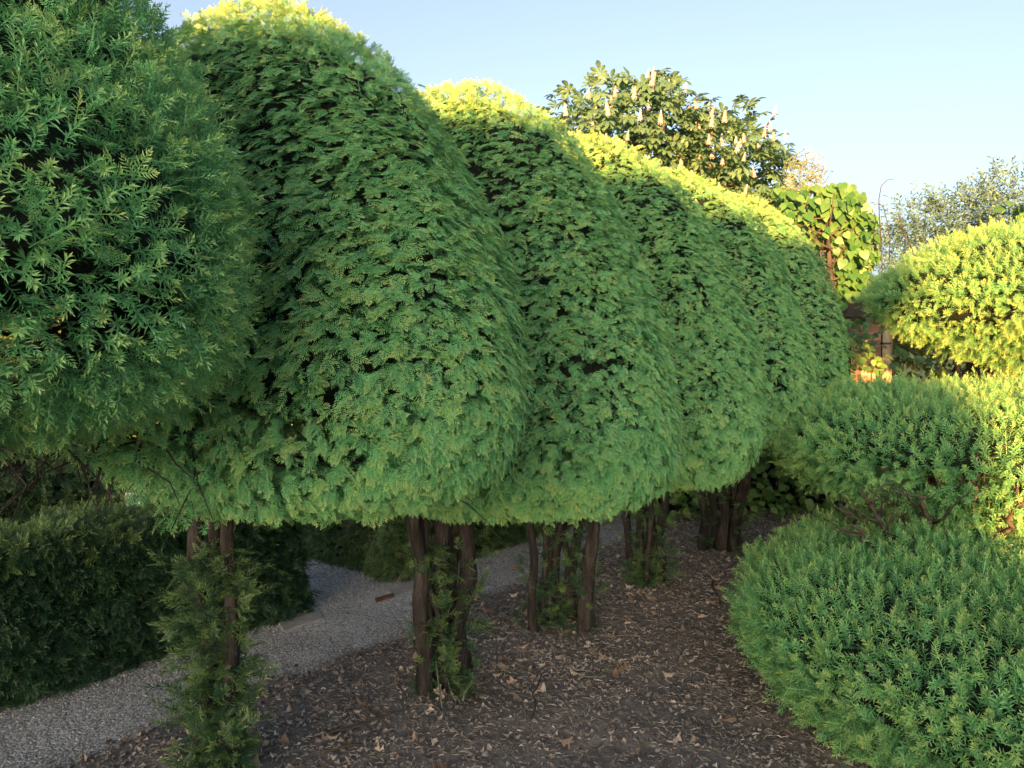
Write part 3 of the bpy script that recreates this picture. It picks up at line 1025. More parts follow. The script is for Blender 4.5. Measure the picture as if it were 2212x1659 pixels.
# ================================================================== low hedges
def box_hedge(label, t0, t1, s0, s1, h, dens, tint0=0.35, top_tint=0.75, group='low clipped hedges', round_=0.08, z0=0.0):
    c = TS((t0 + t1) / 2, (s0 + s1) / 2)
    root = thing('clipped_hedge', c, label, 'hedge', group)
    lt, ls = (t1 - t0) / 2, (s1 - s0) / 2
    areas = [2 * lt * h, 2 * ls * h, 2 * ls * h, 4 * lt * ls, 2 * lt * h]
    P_, N_ = [], []
    for k, A in enumerate(areas):
        n = int(A * dens * (0.5 if k == 4 else 1.0))
        u, w = RNG.random(n), RNG.random(n)
        if k in (0, 4):
            sgn = -1 if k == 0 else 1
            p = np.stack([(u * 2 - 1) * lt, np.full(n, sgn * ls), z0 + w * (h - z0)], 1); nr = np.tile([[0, sgn, 0.1]], (n, 1))
        elif k in (1, 2):
            sgn = 1 if k == 1 else -1
            p = np.stack([np.full(n, sgn * lt), (u * 2 - 1) * ls, z0 + w * (h - z0)], 1); nr = np.tile([[sgn, 0, 0.1]], (n, 1))
        else:
            p = np.stack([(u * 2 - 1) * lt, (w * 2 - 1) * ls, np.full(n, h)], 1); nr = np.tile([[0, 0, 1.0]], (n, 1))
        P_.append(p); N_.append(nr.astype(float))
    p, nr = np.concatenate(P_), np.concatenate(N_)
    top = nr[:, 2] > 0.5
    # round the edges and let the sides bulge
    ez = np.clip((p[:, 2] - (h - round_)) / round_, 0, 1)
    ex = np.clip((np.abs(p[:, 0]) - (lt - 0.12)) / 0.12, 0, 1)
    ey = np.clip((np.abs(p[:, 1]) - (ls - 0.12)) / 0.12, 0, 1)
    side = ~top
    p[:, 1] -= np.sign(p[:, 1]) * round_ * 0.5 * ez ** 2 * side
    p[:, 2] -= round_ * 0.5 * np.maximum(ex, ey) ** 2 * top
    p[:, 0] -= np.sign(p[:, 0]) * 0.10 * ex ** 2 * ey ** 2
    p[:, 1] -= np.sign(p[:, 1]) * 0.10 * ex ** 2 * ey ** 2
    p += nr * (0.035 * fnoise(p + t0, 4.0) + RNG.normal(-0.03, 0.025, len(p)))[:, None]
    gap = fnoise(p + t0, 7.5, 2.2)
    keep = ~((gap > 0.5) & side & (RNG.random(len(p)) < 0.7))
    p, nr, top = p[keep], nr[keep], top[keep]
    pw, nw = rotz2(p, AX), rotz2(nr, AX)
    n = len(p)
    rot = foliage_frame(pw, nw, 'shingle', 0.5)
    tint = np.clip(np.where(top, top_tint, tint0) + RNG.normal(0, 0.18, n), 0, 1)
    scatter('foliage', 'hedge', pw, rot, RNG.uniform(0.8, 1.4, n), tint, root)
    # inner mass
    mb = MB()
    i = 0.12
    gx, gz = 14, 5
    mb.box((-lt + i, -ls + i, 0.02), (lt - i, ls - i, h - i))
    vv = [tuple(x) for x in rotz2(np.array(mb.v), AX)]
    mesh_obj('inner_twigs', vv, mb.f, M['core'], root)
    return root


box_hedge('dark low clipped hedge ending at the gap in the gravel path', -1.4, 2.70, 3.55, 4.12, 0.66, 2600, 0.16, 0.78)  # low side tint: shade cast by the yew row is in the colour
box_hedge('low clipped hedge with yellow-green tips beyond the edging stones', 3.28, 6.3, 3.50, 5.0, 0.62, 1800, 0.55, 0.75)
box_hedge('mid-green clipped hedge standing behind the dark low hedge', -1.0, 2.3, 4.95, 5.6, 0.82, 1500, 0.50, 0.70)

# ================================================================== clipped cushions on the right
def cushion(name, label, cat, c, ax, ay, rz, prof, n, key='radial', tint0=0.5, lift=0.35, inset=0.15, core=True, group=None, gapk=0.8, gap_lo=None, jitter=0.45, core_lo=None):
    ca, sa = math.cos(rz), math.sin(rz)
    axes = ((ca, sa), (-sa, ca))
    loc = (c[0], c[1], 0.0)
    root = thing(name, loc, label, cat, group)
    P_, N_, D_ = [], [], []
    z0, z1 = prof[0][0], prof[-1][0]
    for lay, frac, ins in ((0, 1.0, 0.0), (1, 0.5, 0.07)):
        nn = int(n * frac)
        p, nr = sample_profile(prof, ax, ay, nn)
        p, nr = rotz2(p, axes), rotz2(nr, axes)
        p[:, :2] += np.array([c[:2]])
        lump = 0.035 * fnoise(p, 2.6, c[0]) + 0.016 * fnoise(p, 8.0, c[1])
        p = p + nr * (lump - ins - 0.05 + RNG.normal(0, 0.02, nn))[:, None]
        gap = fnoise(p, 6.0, c[0] * 3) + 0.4 * fnoise(p, 15.0, 0.7)
        low = np.clip(1 - (p[:, 2] - z0) / (0.5 * (z1 - z0)), 0, 1)
        thr = gapk - (0.75 * low if gap_lo else 0)
        keep = ~((gap > thr) & (RNG.random(nn) < 0.85))
        idx = np.flatnonzero(keep)
        keep[idx] = spaced(p[idx], 0.0225 if lay == 0 else 0.03)
        P_.append(p[keep]); N_.append(nr[keep]); D_.append(np.full(keep.sum(), -0.34 * lay))  # inner layer darker: older shoots and shade between tufts, as tint
    p, nr, dt = np.concatenate(P_), np.concatenate(N_), np.concatenate(D_)
    m = len(p)
    low = np.clip(1 - (p[:, 2] - z0) / (0.45 * (z1 - z0)), 0, 1)
    rot = foliage_frame(p, nr, key, jitter, lift, low * (0.25 if gap_lo else 0.1))
    tint = np.clip(RNG.normal(tint0, 0.14, m) + dt + 0.12 * fnoise(p, 2.0, 4.0), 0.02, 1)
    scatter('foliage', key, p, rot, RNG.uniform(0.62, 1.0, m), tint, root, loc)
    if core:
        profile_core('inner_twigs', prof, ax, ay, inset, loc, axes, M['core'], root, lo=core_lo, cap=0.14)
    return root


LOWP = [(0.03, 0.80), (0.15, 0.90), (0.32, 0.98), (0.46, 1.0), (0.56, 0.94), (0.635, 0.80), (0.675, 0.58), (0.695, 0.35), (0.70, 0.0)]
low = cushion('yew_cushion', 'low wide clipped yew cushion growing beside the bare soil', 'yew bush', (2.28, 2.95), 1.38, 1.42, 0.0, LOWP, 17000, tint0=0.52, lift=0.45)

MIDP = [(0.56, 0.25), (0.59, 0.50), (0.68, 0.77), (0.84, 0.95), (0.99, 1.0), (1.12, 0.93), (1.22, 0.78), (1.29, 0.52), (1.32, 0.0)]
mid = cushion('spreading_yew', 'rounded yew on spreading brown branches, half in golden sunlight', 'yew bush', (2.62, 3.95), 1.26, 1.15, 0.0, MIDP, 14000, tint0=0.52, lift=0.4, gap_lo=True, core_lo=0.93)
UPP = [(1.30, 0.22), (1.38, 0.48), (1.52, 0.74), (1.66, 0.92), (1.80, 1.0), (1.95, 0.93), (2.14, 0.75), (2.27, 0.5), (2.34, 0.0)]
up = cushion('tall_clipped_yew', 'sunlit golden clipped yew mound raised high on reddish branches', 'yew tree', (3.86, 5.05), 1.5, 1.3, 0.0, UPP, 12500, tint0=0.60, lift=0.3, gap_lo=True, core_lo=1.6)


def limbs(root, loc, feet, heads, r0, mat, wob=0.05, twigs=6):
    for j, (a, b) in enumerate(zip(feet, heads)):
        mb = MB()
        a, b = Vector(a) - Vector(loc), Vector(b) - Vector(loc)
        ww = wobble(a, b, 9, wob, seed=j * 2.3 + loc[0])
        r = r0[j] if isinstance(r0, (list, tuple)) else r0
        mb.tube(ww, [r * (1 - 0.08 * i) for i in range(9)], n=8, rough=0.3)
        for k in range(twigs):
            s = ww[random.randint(3, 8)]
            e = s + (b - a).normalized() * random.uniform(0.08, 0.25) + Vector((random.uniform(-0.16, 0.16), random.uniform(-0.16, 0.16), random.uniform(-0.05, 0.15)))
            mb.tube(wobble(s, e, 5, 0.04, seed=k + j * 5.0), [r * 0.35, r * 0.3, r * 0.22, r * 0.15, r * 0.08], n=5)
        mb.build('branch', mat, root, True)


# branches of the middle yew rise from behind the cushion
feet, heads, rr = [], [], []
for (fx, fy, hx, hy, d0, d1, r) in ((1975, 1250, 1840, 1130, 3.35, 3.1, 0.020), (1965, 1235, 1880, 1090, 3.4, 3.2, 0.017), (1960, 1225, 1860, 1060, 3.45, 3.25, 0.015), (2035, 1210, 1990, 1080, 3.5, 3.2, 0.022),
                                   (2060, 1225, 2065, 1070, 3.6, 3.3, 0.018), (2060, 1185, 2140, 1185, 3.3, 3.2, 0.016), (2140, 1190, 2200, 1090, 3.2, 3.1, 0.016), (2120, 1235, 2100, 1050, 3.7, 3.3, 0.016), (1990, 1215, 1930, 1050, 3.6, 3.3, 0.015)):
    feet.append(P(fx, fy, d0)); heads.append(P(hx, hy, d1)); rr.append(r)
limbs(mid, (2.62, 3.95, 0), feet, heads, rr, M['twig'])
limbs(mid, (2.62, 3.95, 0), [(2.55, 3.9, 0.0), (2.7, 4.0, 0.0), (2.45, 4.05, 0.0), (2.62, 3.75, 0.0)], [(2.1, 3.5, 0.9), (3.2, 3.7, 1.0), (2.3, 4.4, 1.1), (2.7, 3.3, 0.9)], 0.035, M['bark'])
limbs(up, (3.95, 5.05, 0), [(3.9, 5.0, 0.0), (4.05, 5.1, 0.0), (3.85, 5.2, 0.0), (3.7, 4.9, 0.0), (4.1, 4.85, 0.0)], [(3.2, 4.5, 1.6), (4.6, 4.6, 1.7), (3.4, 5.6, 1.7), (3.3, 4.2, 1.5), (4.2, 4.2, 1.55)], 0.045, M['bark'], twigs=12)

# ================================================================== leafy hedge at the end of the row
def leaf_shape(L, W):
    prof = [(0.0, 0.02), (0.18, 0.36), (0.42, 0.5), (0.68, 0.4), (0.88, 0.18), (1.0, 0.0)]
    v, f = [], []
    for x, w in prof:
        z = -0.18 * x * x * L
        v += [Vector((x * L, 0, z)), Vector((x * L, w * W, z + 0.12 * w * W)), Vector((x * L, -w * W, z + 0.12 * w * W))]
    for i in range(len(prof) - 1):
        a, b = i * 3, i * 3 + 3
        f += [(a, b, b + 1, a + 1), (a, a + 2, b + 2, b)]
    return v, f


def place_leaf(me, name, parent, p, d, up, s):
    o = bpy.data.objects.new(name, me)
    COL.objects.link(o)
    o.parent = parent
    x = Vector(d).normalized()
    y = Vector(up).cross(x)
    if y.length < 1e-3:
        y = Vector((0, 1, 0)).cross(x)
    y.normalize()
    z = x.cross(y)
    from mathutils import Matrix
    o.matrix_local = Matrix(((x.x * s, y.x * s, z.x * s, p[0]), (x.y * s, y.y * s, z.y * s, p[1]), (x.z * s, y.z * s, z.z * s, p[2]), (0, 0, 0, 1)))
    return o


def leaf_mesh(name, vf, mat):
    me = bpy.data.meshes.new(name)
    me.from_pydata([tuple(p) for p in vf[0]], [], vf[1])
    me.materials.append(mat)
    me.polygons.foreach_set('use_smooth', [True] * len(me.polygons))
    return me


hl = Vector((2.05, 6.75, 0))
root = thing('leafy_hedge', hl, 'broad-leaved green hedge behind the bare reddish stems at the row end', 'hedge')
bm_leaf = leaf_mesh('leaf', leaf_shape(0.078, 0.060), M['beech'])
for i in range(290):
    x = random.uniform(-1.15, 1.0); z = random.random() * 1.15 + 0.04
    y = -0.42 + 0.10 * noise.noise(Vector((x * 3, z * 3, 1))) + random.uniform(-0.05, 0.10)
    place_leaf(bm_leaf, 'leaf', root, (x, y, z), (random.uniform(-0.7, 0.7), -0.75, random.uniform(-0.8, 0.15)), (random.uniform(-0.4, 0.4), -0.9, 0.7), random.uniform(0.7, 1.2))
BL = [source('round_leaf_shape', *leaf_shape(0.076, 0.060), leaf_material('round_leaf_mass', (0.05, 0.12, 0.03), (0.10, 0.21, 0.05), (0.2, 0.32, 0.08)), [0.5] * 18)]
scatter_group('round', BL)
n = 3600
bp = np.stack([RNG.uniform(-1.25, 1.1, n), RNG.uniform(-0.42, 0.25, n), RNG.uniform(0.03, 1.7, n)], 1)
dd = np.stack([RNG.normal(0, 0.6, n), np.full(n, -0.6), RNG.normal(-0.25, 0.4, n)], 1)
scatter('foliage', 'round', bp, euler_from(dd, np.tile([[0, -0.9, 0.7]], (n, 1)) + RNG.normal(0, 0.3, (n, 3))), RNG.uniform(0.7, 1.1, n), RNG.random(n), root)
mb = MB()
for j in range(10):
    x = -1.0 + 0.21 * j
    mb.tube(wobble((x, 0, 0), (x + random.uniform(-0.1, 0.1), 0.05, 1.8), 7, 0.05, j), [0.018 - 0.002 * i for i in range(7)], n=6)
mb.build('stems', M['bark'], root, True)
mb = MB(); mb.box((-1.05, 0.05, 0.02), (0.95, 0.25, 1.5)); mb.build('inner_twigs', M['core'], root)

# ================================================================== horse chestnut in flower
CT = Vector((1.95, 12.6, -0.02))
root = thing('chestnut_tree', CT, 'broad chestnut tree with upright pale blossom spikes behind the yews', 'tree')
mb = MB()
mb.tube(wobble((0, 0, -0.05), (0.1, 0, 2.4), 8, 0.08, 3), [0.24 - 0.012 * i for i in range(8)], n=12, rough=0.2)
mb.build('trunk', M['bark'], root, True)
LOBES = [((-2.7, 0.1, 3.6), (0.8, 0.8, 0.8)), ((3.0, 0.2, 3.1), (0.7, 0.7, 0.8)), ((-1.35, -0.2, 3.7), (1.25, 1.2, 1.25)), ((-0.1, -0.5, 4.35), (1.5, 1.3, 1.35)), ((1.25, -0.2, 4.0), (1.2, 1.2, 1.3)), ((1.9, 0.1, 3.0), (1.2, 1.1, 1.1)), ((0.2, -0.7, 3.1), (1.6, 1.2, 1.1)),
         ((-2.0, 0.2, 3.2), (0.9, 0.9, 1.0)), ((0.3, 0.7, 3.9), (1.6, 1.0, 1.4)), ((2.5, 0.2, 2.3), (0.9, 0.9, 0.9))]
mb = MB()
for (c, r) in LOBES:
    s = Vector((0.1, 0, 2.0 + random.uniform(-0.2, 0.4)))
    ww = wobble(s, Vector(c), 8, 0.12, seed=c[0])
    mb.tube(ww, [0.09 - 0.009 * i for i in range(8)], n=7, rough=0.2)
    for j in range(14):
        b = ww[random.randint(3, 7)]
        u = unit(RNG.normal(0, 1, (1, 3)))[0]
        mb.tube(wobble(b, Vector(c) + Vector((u[0] * r[0], u[1] * r[1], u[2] * r[2])) * 0.9, 5, 0.06, j), [0.022, 0.018, 0.013, 0.009, 0.005], n=5)
o = mb.build('limbs', M['bark'], root, True)
LV = []
for (c, r) in LOBES:
    c = (c[0], c[1], c[2] - 0.22); r = tuple(x * 1.12 for x in r)
    cnt = int(580 * r[0] * r[2])
    u = unit(RNG.normal(0, 1, (cnt, 3)))
    q = np.array(c)[None] + u * np.array(r)[None] * RNG.uniform(0.72, 1.05, (cnt, 1)) * (1 + 0.12 * fnoise(u * 2.0, 1.7, c[0]))[:, None]
    for i in range(cnt):
        ok = True
        for (c2, r2) in LOBES:
            if c2[0] != c[0]:
                w = [(q[i][k] - c2[k]) / (r2[k] * 0.72) for k in range(3)]
                if w[0] ** 2 + w[1] ** 2 + w[2] ** 2 < 1:
                    ok = False
                    break
        if ok:
            LV.append((q[i], u[i]))
LV.sort(key=lambda a: a[0][1] - 0.6 * a[1][2])
clm = [leaf_mesh('leaf', palmate_leaf_mesh(s, 7, 0.165)[:2], M['chestnut']) for s in range(4)]
for i, (q, u) in enumerate(LV[:300]):
    d = Vector((u[0] * 0.8 + random.uniform(-0.4, 0.4), u[1] * 0.8 - 0.15, -0.25 + random.uniform(-0.3, 0.2)))
    place_leaf(random.choice(clm), 'leaf', root, q, d, (u[0] * 0.5, u[1] * 0.5, 1.0), random.uniform(0.8, 1.25))
CL = []
for s in range(4):
    a, b, c_ = palmate_leaf_mesh(30 + s, 7, 0.165)
    CL.append(source('palmate_leaf_shape', a, b, M['chestnut_i'], c_))
scatter_group('palmate', CL)
q = np.array([a[0] for a in LV[300:]]); u = np.array([a[1] for a in LV[300:]])
# a second inner layer closes the crown
q2 = []
for (c, r) in LOBES:
    w = unit(RNG.normal(0, 1, (320, 3)))
    q2.append(np.array(c)[None] + w * np.array(r)[None] * RNG.uniform(0.4, 0.9, (320, 1)))
q2 = np.concatenate(q2); u2 = unit(RNG.normal(0, 1, (len(q2), 3)))
q = np.concatenate([q, q2]); u = np.concatenate([u, u2]); n = len(q)
d = u * 0.8 + RNG.normal(0, 0.3, (n, 3)); d[:, 2] -= 0.3
scatter('foliage', 'palmate', q, euler_from(d, u * 0.5 + np.array([[0, 0, 1.0]])), RNG.uniform(0.8, 1.25, n), RNG.random(n), root)
# blossom spikes
v, f = [], []
rnd = random.Random(5)
for k in range(150):
    t = k / 150.0
    z = 0.02 + 0.23 * t
    rr = 0.050 * (1 - t) ** 0.75 * rnd.uniform(0.55, 1.05) + 0.006
    a = k * 2.39996
    c = Vector((math.cos(a) * rr, math.sin(a) * rr, z))
    s = 0.0125 * (1.05 - 0.55 * t)
    t1 = Vector((-math.sin(a), math.cos(a), rnd.uniform(-0.5, 0.5))).normalized()
    t2 = Vector((math.cos(a) * 0.3, math.sin(a) * 0.3, 1)).normalized()
    b = len(v)
    o_ = Vector((math.cos(a), math.sin(a), 0.2)) * s * 0.7
    v += [c - t1 * s + o_, c - t2 * s, c + t1 * s + o_, c + t2 * s + o_ * 0.5]
    f.append((b, b + 1, b + 2, b + 3))
fl = leaf_mesh('blossom_spike', (v, f), M['blossom'])
cand = [a for a in LV if a[1][2] > -0.35 and a[1][1] < 0.15]
random.shuffle(cand)
cand.sort(key=lambda a: a[1][1] > -0.35)
used = []
for (q, u) in cand:
    if len(used) >= 210:
        break
    if any((Vector(q) - w).length < 0.22 for w in used):
        continue
    used.append(Vector(q))
    o = bpy.data.objects.new('blossom_spike', fl)
    COL.objects.link(o); o.parent = root
    o.location = Vector(q) + Vector(u) * 0.05 + Vector((0, -0.14, 0.0))
    o.rotation_euler = (random.uniform(-0.15, 0.15) - u[1] * 0.15, random.uniform(-0.15, 0.15) + u[0] * 0.2, random.uniform(0, 6))
    k = random.uniform(0.5, 0.78)
    o.scale = (k, k, k * random.uniform(0.9, 1.2))

# ================================================================== pergola corner: brick pillar, posts, beams, climbing vine
VD = 8.0
pp = P(1880, 744, 8.3); pp.z = 0
root = thing('brick_pillar', pp, 'sunlit pink brick pillar half covered by heart-shaped leaves', 'pillar')
mb = MB(); mb.box((-0.155, -0.155, -0.02), (0.155, 0.155, 2.0)); mb.build('mortar', M['mortar'], root)
bl = MB(); bl.box((-0.105, -0.05, 0), (0.105, 0.05, 0.062))
bme = bpy.data.meshes.new('brick'); bme.from_pydata(bl.v, [], bl.f); bme.materials.append(M['brick'])
for c in range(27):
    z = 0.005 + c * 0.074
    for face in range(4):
        # each course: one stretcher and half of the corner brick on every face
        o = bpy.data.objects.new('brick', bme); COL.objects.link(o); o.parent = root
        off = 0.058 if c % 2 else -0.058
        a = face * math.pi / 2
        lx, ly = off, -0.112
        o.location = (lx * math.cos(a) - ly * math.sin(a) + random.uniform(-0.002, 0.002), lx * math.sin(a) + ly * math.cos(a) + random.uniform(-0.002, 0.002), z)
        o.rotation_euler = (0, 0, a + random.uniform(-0.01, 0.01))
root = thing('wooden_post', P(1914, 744, 7.9) * 1, 'pale rounded timber post standing beside the brick pillar', 'post')
root.location.z = 0
mb = MB()
mb.tube([(0, 0, -0.02), (0, 0, 0.5), (0, 0, 1.0), (0, 0, 1.58), (0, 0, 1.64), (0, 0, 1.66)], [0.052, 0.051, 0.050, 0.049, 0.040, 0.015], n=14)
mb.build('shaft', M['pale_wood'], root, True)
mb = MB(); mb.tube([(0, 0, 1.50), (0, 0, 1.52)], [0.053, 0.053], n=14); mb.build('band', M['rust'], root, True)
b0, b1 = P(1780, 690, 8.1), P(1990, 655, 8.1)
root = thing('pergola', Vector((b0.x, 8.1, 0)), 'dark timber pergola beams on a post under the heart-leaved vine', 'pergola')
L0 = Vector((b0.x, 8.1, 0))
mb = MB(); mb.tube([(0.02, -0.02, 0), (0.02, -0.02, 1.0), (0.02, -0.02, 2.05)], [0.06, 0.06, 0.058], n=10); mb.build('post', M['wood'], root, True)
mb = MB(); mb.box((1.55, -0.06, 0), (1.67, 0.06, 2.0)); mb.build('post', M['wood'], root)
for y in (-0.25, 0.35):
    mb = MB(); mb.box((-0.3, y - 0.03, 1.78), (2.6, y + 0.03, 1.92)); mb.build('beam', M['wood'], root)
for k in range(6):
    mb = MB(); x = -0.2 + 0.5 * k; mb.box((x - 0.025, -0.6, 1.924), (x + 0.025, 0.9, 2.02)); mb.build('rafter', M['wood'], root)

vroot = thing('climbing_vine', Vector((b0.x, 7.9, 0)), 'vine with big bright heart-shaped leaves climbing over the pergola', 'vine')
VL = Vector((b0.x, 7.9, 0))
tr0 = P(1782, 700, 7.9)
mb = MB()
ww = wobble((P(1800, 800, 7.9) - VL) * 1.0, P(1788, 470, 7.9) - VL, 10, 0.06, 2.0)
ww[0].z = 0.0
mb.tube([ww[0].lerp(ww[1], 0.0)] + ww[1:], [0.036 - 0.002 * i for i in range(10)], n=9, rough=0.25)
mb.build('trunk', M['bark'], vroot, True)
mb = MB()
for j in range(22):
    a = ww[random.randint(5, 9)]
    e = P(random.uniform(1690, 1890), random.uniform(400, 640), 7.9 + random.uniform(-0.3, 0.5)) - VL
    mb.tube(wobble(a, e, 7, 0.12, j), [0.012 - 0.0014 * i for i in range(7)], n=5)
mb.build('shoots', M['twig'], vroot, True)
hm = leaf_mesh('leaf', heart_leaf_mesh(0.10), M['vine'])
REG = [  # px, py centre, radii in px, weight
    (1745, 440, 62, 40, 56), (1815, 440, 55, 45, 56), (1860, 490, 38, 42, 40), (1790, 500, 40, 40, 20), (1835, 555, 46, 50, 50), (1840, 610, 38, 45, 30), (1820, 650, 22, 25, 10), (1690, 420, 22, 22, 8), (1870, 545, 26, 30, 14), (1855, 700, 20, 30, 6), (1955, 775, 60, 28, 10)]
cnt = 0
for (cx, cy, rx, ry, m) in REG:
    for i in range(m):
        a, r_ = random.uniform(0, 2 * math.pi), math.sqrt(random.random())
        q = P(cx + rx * r_ * math.cos(a), cy + ry * r_ * math.sin(a), 7.75 + random.uniform(-0.15, 0.45) + 0.3 * r_ ** 2) - VL
        place_leaf(hm, 'leaf', vroot, q, (random.uniform(-0.5, 0.5), -0.35 + random.uniform(-0.2, 0.2), -0.85 + random.uniform(-0.2, 0.45)), (random.uniform(-0.5, 0.4), -1, random.uniform(0.1, 0.8)), random.uniform(0.62, 1.12))
        cnt += 1

hv, hf = heart_leaf_mesh(0.10)
scatter_group('heart', [source('heart_leaf_shape', hv, hf, leaf_material('heart_leaf_mass', (0.045, 0.12, 0.028), (0.08, 0.17, 0.04), (0.13, 0.22, 0.055)), [0.5] * len(hv))])
q, dq = [], []
for (cx, cy, rx, ry, m) in REG[:9]:
    for i in range(int(m * 1.8)):
        a, r_ = random.uniform(0, 2 * math.pi), math.sqrt(random.random())
        w_ = P(cx + rx * r_ * math.cos(a), cy + ry * r_ * math.sin(a), 8.0 + random.uniform(-0.1, 0.5)) - VL
        q.append(tuple(w_)); dq.append((random.uniform(-0.6, 0.6), -0.35, -0.8 + random.uniform(-0.2, 0.5)))
q, dq = np.array(q), np.array(dq)
scatter('foliage', 'heart', q, euler_from(dq, np.tile([[0, -1, 0.45]], (len(q), 1)) + RNG.normal(0, 0.4, (len(q), 3))), RNG.uniform(0.7, 1.15, len(q)), RNG.random(len(q)), vroot)

# dry tangle of dead stems on top
tq = P(1738, 385, 8.2)
troot = thing('dry_stem_tangle', Vector((tq.x, tq.y, 2.5)), 'tangle of dry straw-coloured stems heaped on top of the vine', 'dead stems')
mb = MB()
for j in range(90):
    u = unit(RNG.normal(0, 1, (1, 3)))[0]; w = unit(RNG.normal(0, 1, (1, 3)))[0]
    k = random.random()
    a = Vector((u[0] * 0.22, u[1] * 0.2, u[2] * 0.32)) + Vector((0, 0, tq.z - 2.5))
    b = Vector((w[0] * 0.24, w[1] * 0.2, w[2] * 0.34)) + Vector((0, 0, tq.z - 2.5))
    mb.tube(wobble(a, b, 6, 0.12, j * 1.3), [0.004, 0.004, 0.0035, 0.003, 0.003, 0.002], n=3)
o = mb.build('stems', M['dry'], troot)
o['kind'] = 'stuff'
mb = MB(); mb.tube(wobble((0, 0, -0.4), (0, 0, tq.z - 2.5), 5, 0.05, 3), [0.02, 0.018, 0.015, 0.012, 0.01], n=5); mb.build('old_stem', M['dry'], troot)

# silver-leaved shrub behind the upper yew
SL = [make_leaf_twig(s, M['silver']) for s in range(5)]
scatter_group('silver', SL)
sb = Vector((4.9, 7.6, 0))
sroot = thing('silver_shrub', sb, 'loose silver-grey leaved shrub rising behind the golden clipped yew', 'shrub')
blobs = []
for (px, py, d_, rx, rz_) in ((1930, 560, 8.2, 0.35, 0.35), (1990, 500, 8.0, 0.40, 0.30), (2050, 480, 7.8, 0.42, 0.34), (2110, 475, 7.6, 0.42, 0.30), (2170, 460, 7.4, 0.40, 0.38), (2240, 450, 7.3, 0.45, 0.45), (2000, 580, 8.0, 0.5, 0.4), (2100, 580, 7.8, 0.6, 0.5), (2200, 560, 7.6, 0.6, 0.6)):
    q = P(px, py, d_) - sb
    n = int(420 * rx)
    u = unit(RNG.normal(0, 1, (n, 3)))
    blobs.append((np.array(q)[None] + u * np.array([[rx, 0.4, rz_]]) * RNG.uniform(0.5, 1.05, (n, 1)), u))
q = np.concatenate([b[0] for b in blobs]); u = np.concatenate([b[1] for b in blobs]); n = len(q)
d = u + RNG.normal(0, 0.4, (n, 3)); d[:, 2] += 0.5
scatter('foliage', 'silver', q, euler_from(d, RNG.normal(0, 1, (n, 3))), RNG.uniform(0.7, 1.2, n), RNG.random(n), sroot)
for j in range(9):
    mb = MB()
    e = P(random.uniform(1940, 2230), random.uniform(440, 520), 7.8) - sb
    mb.tube(wobble((random.uniform(-0.2, 0.2), random.uniform(-0.1, 0.1), 0), e, 9, 0.15, j), [0.03 - 0.003 * i for i in range(9)], n=6, rough=0.2)
    mb.build('stem', M['twig'], sroot, True)
for (ax_, ay_, bx, by) in ((1975, 490, 2015, 425), (2015, 430, 2030, 455), (2085, 470, 2120, 435), (2150, 460, 2190, 420), (2130, 480, 2175, 445)):
    mb = MB()
    a, b = P(ax_, ay_, 7.8) - sb, P(bx, by, 7.8) - sb
    w = wobble(a, b, 6, 0.05, ax_)
    mb.tube(w, [0.006, 0.005, 0.004, 0.004, 0.003, 0.002], n=4)
    s_ = mb.build('shoot', M['twig'], sroot)
    lm = leaf_mesh('leaf', leaf_shape(0.075, 0.035), M['silver'])
    for i in range(6):
        c = w[i] if i < 6 else w[5]
        place_leaf(lm, 'leaf', s_, c, (random.uniform(-1, 1), random.uniform(-0.5, 0.5), random.uniform(-0.2, 0.8)), (0.2, -1, 0.3), random.uniform(0.8, 1.2))

# arching canes
cr = P(1912, 560, 7.6)
croot = thing('arching_cane', Vector((cr.x, 7.6, 0)), 'tall thin reddish cane with few leaves arching over against the sky', 'rose cane')
CLc = Vector((cr.x, 7.6, 0))
mb = MB()
pl = [(1905, 780), (1906, 700), (1907, 620), (1905, 540), (1900, 470), (1899, 430), (1904, 402), (1916, 389), (1933, 386)]
mb.tube([P(a, b, 7.6) - CLc for a, b in pl][1:] if False else [Vector((0, 0, 0))] + [P(a, b, 7.6) - CLc for a, b in pl[1:]], [0.007, 0.0065, 0.006, 0.0055, 0.005, 0.0045, 0.004, 0.0035, 0.002], n=6)
mb.build('cane', M['bark'], croot, True)
mb = MB()
pl2 = [(1901, 440), (1910, 450), (1917, 480), (1921, 510), (1922, 560)]
mb.tube([P(a, b, 7.6) - CLc for a, b in pl2], [0.003, 0.0035, 0.004, 0.0045, 0.005], n=5)
mb.build('side_cane', M['bark'], croot, True)
lm2 = leaf_mesh('leaf', leaf_shape(0.085, 0.045), M['chestnut'])
for (px, py, s_) in ((1892, 438, 1), (1905, 421, -1), (1893, 477, 1), (1912, 478, -1), (1925, 462, -1), (1918, 470, 1), (1932, 508, -1), (1903, 500, 1.6), (1890, 530, 1), (1915, 560, -1), (1926, 530, -1)):
    place_leaf(lm2, 'leaf', croot, P(px, py, 7.6) - CLc, (-s_, -0.3, random.uniform(-0.3, 0.2)), (0, -0.5, 1), random.uniform(0.8, 1.15))

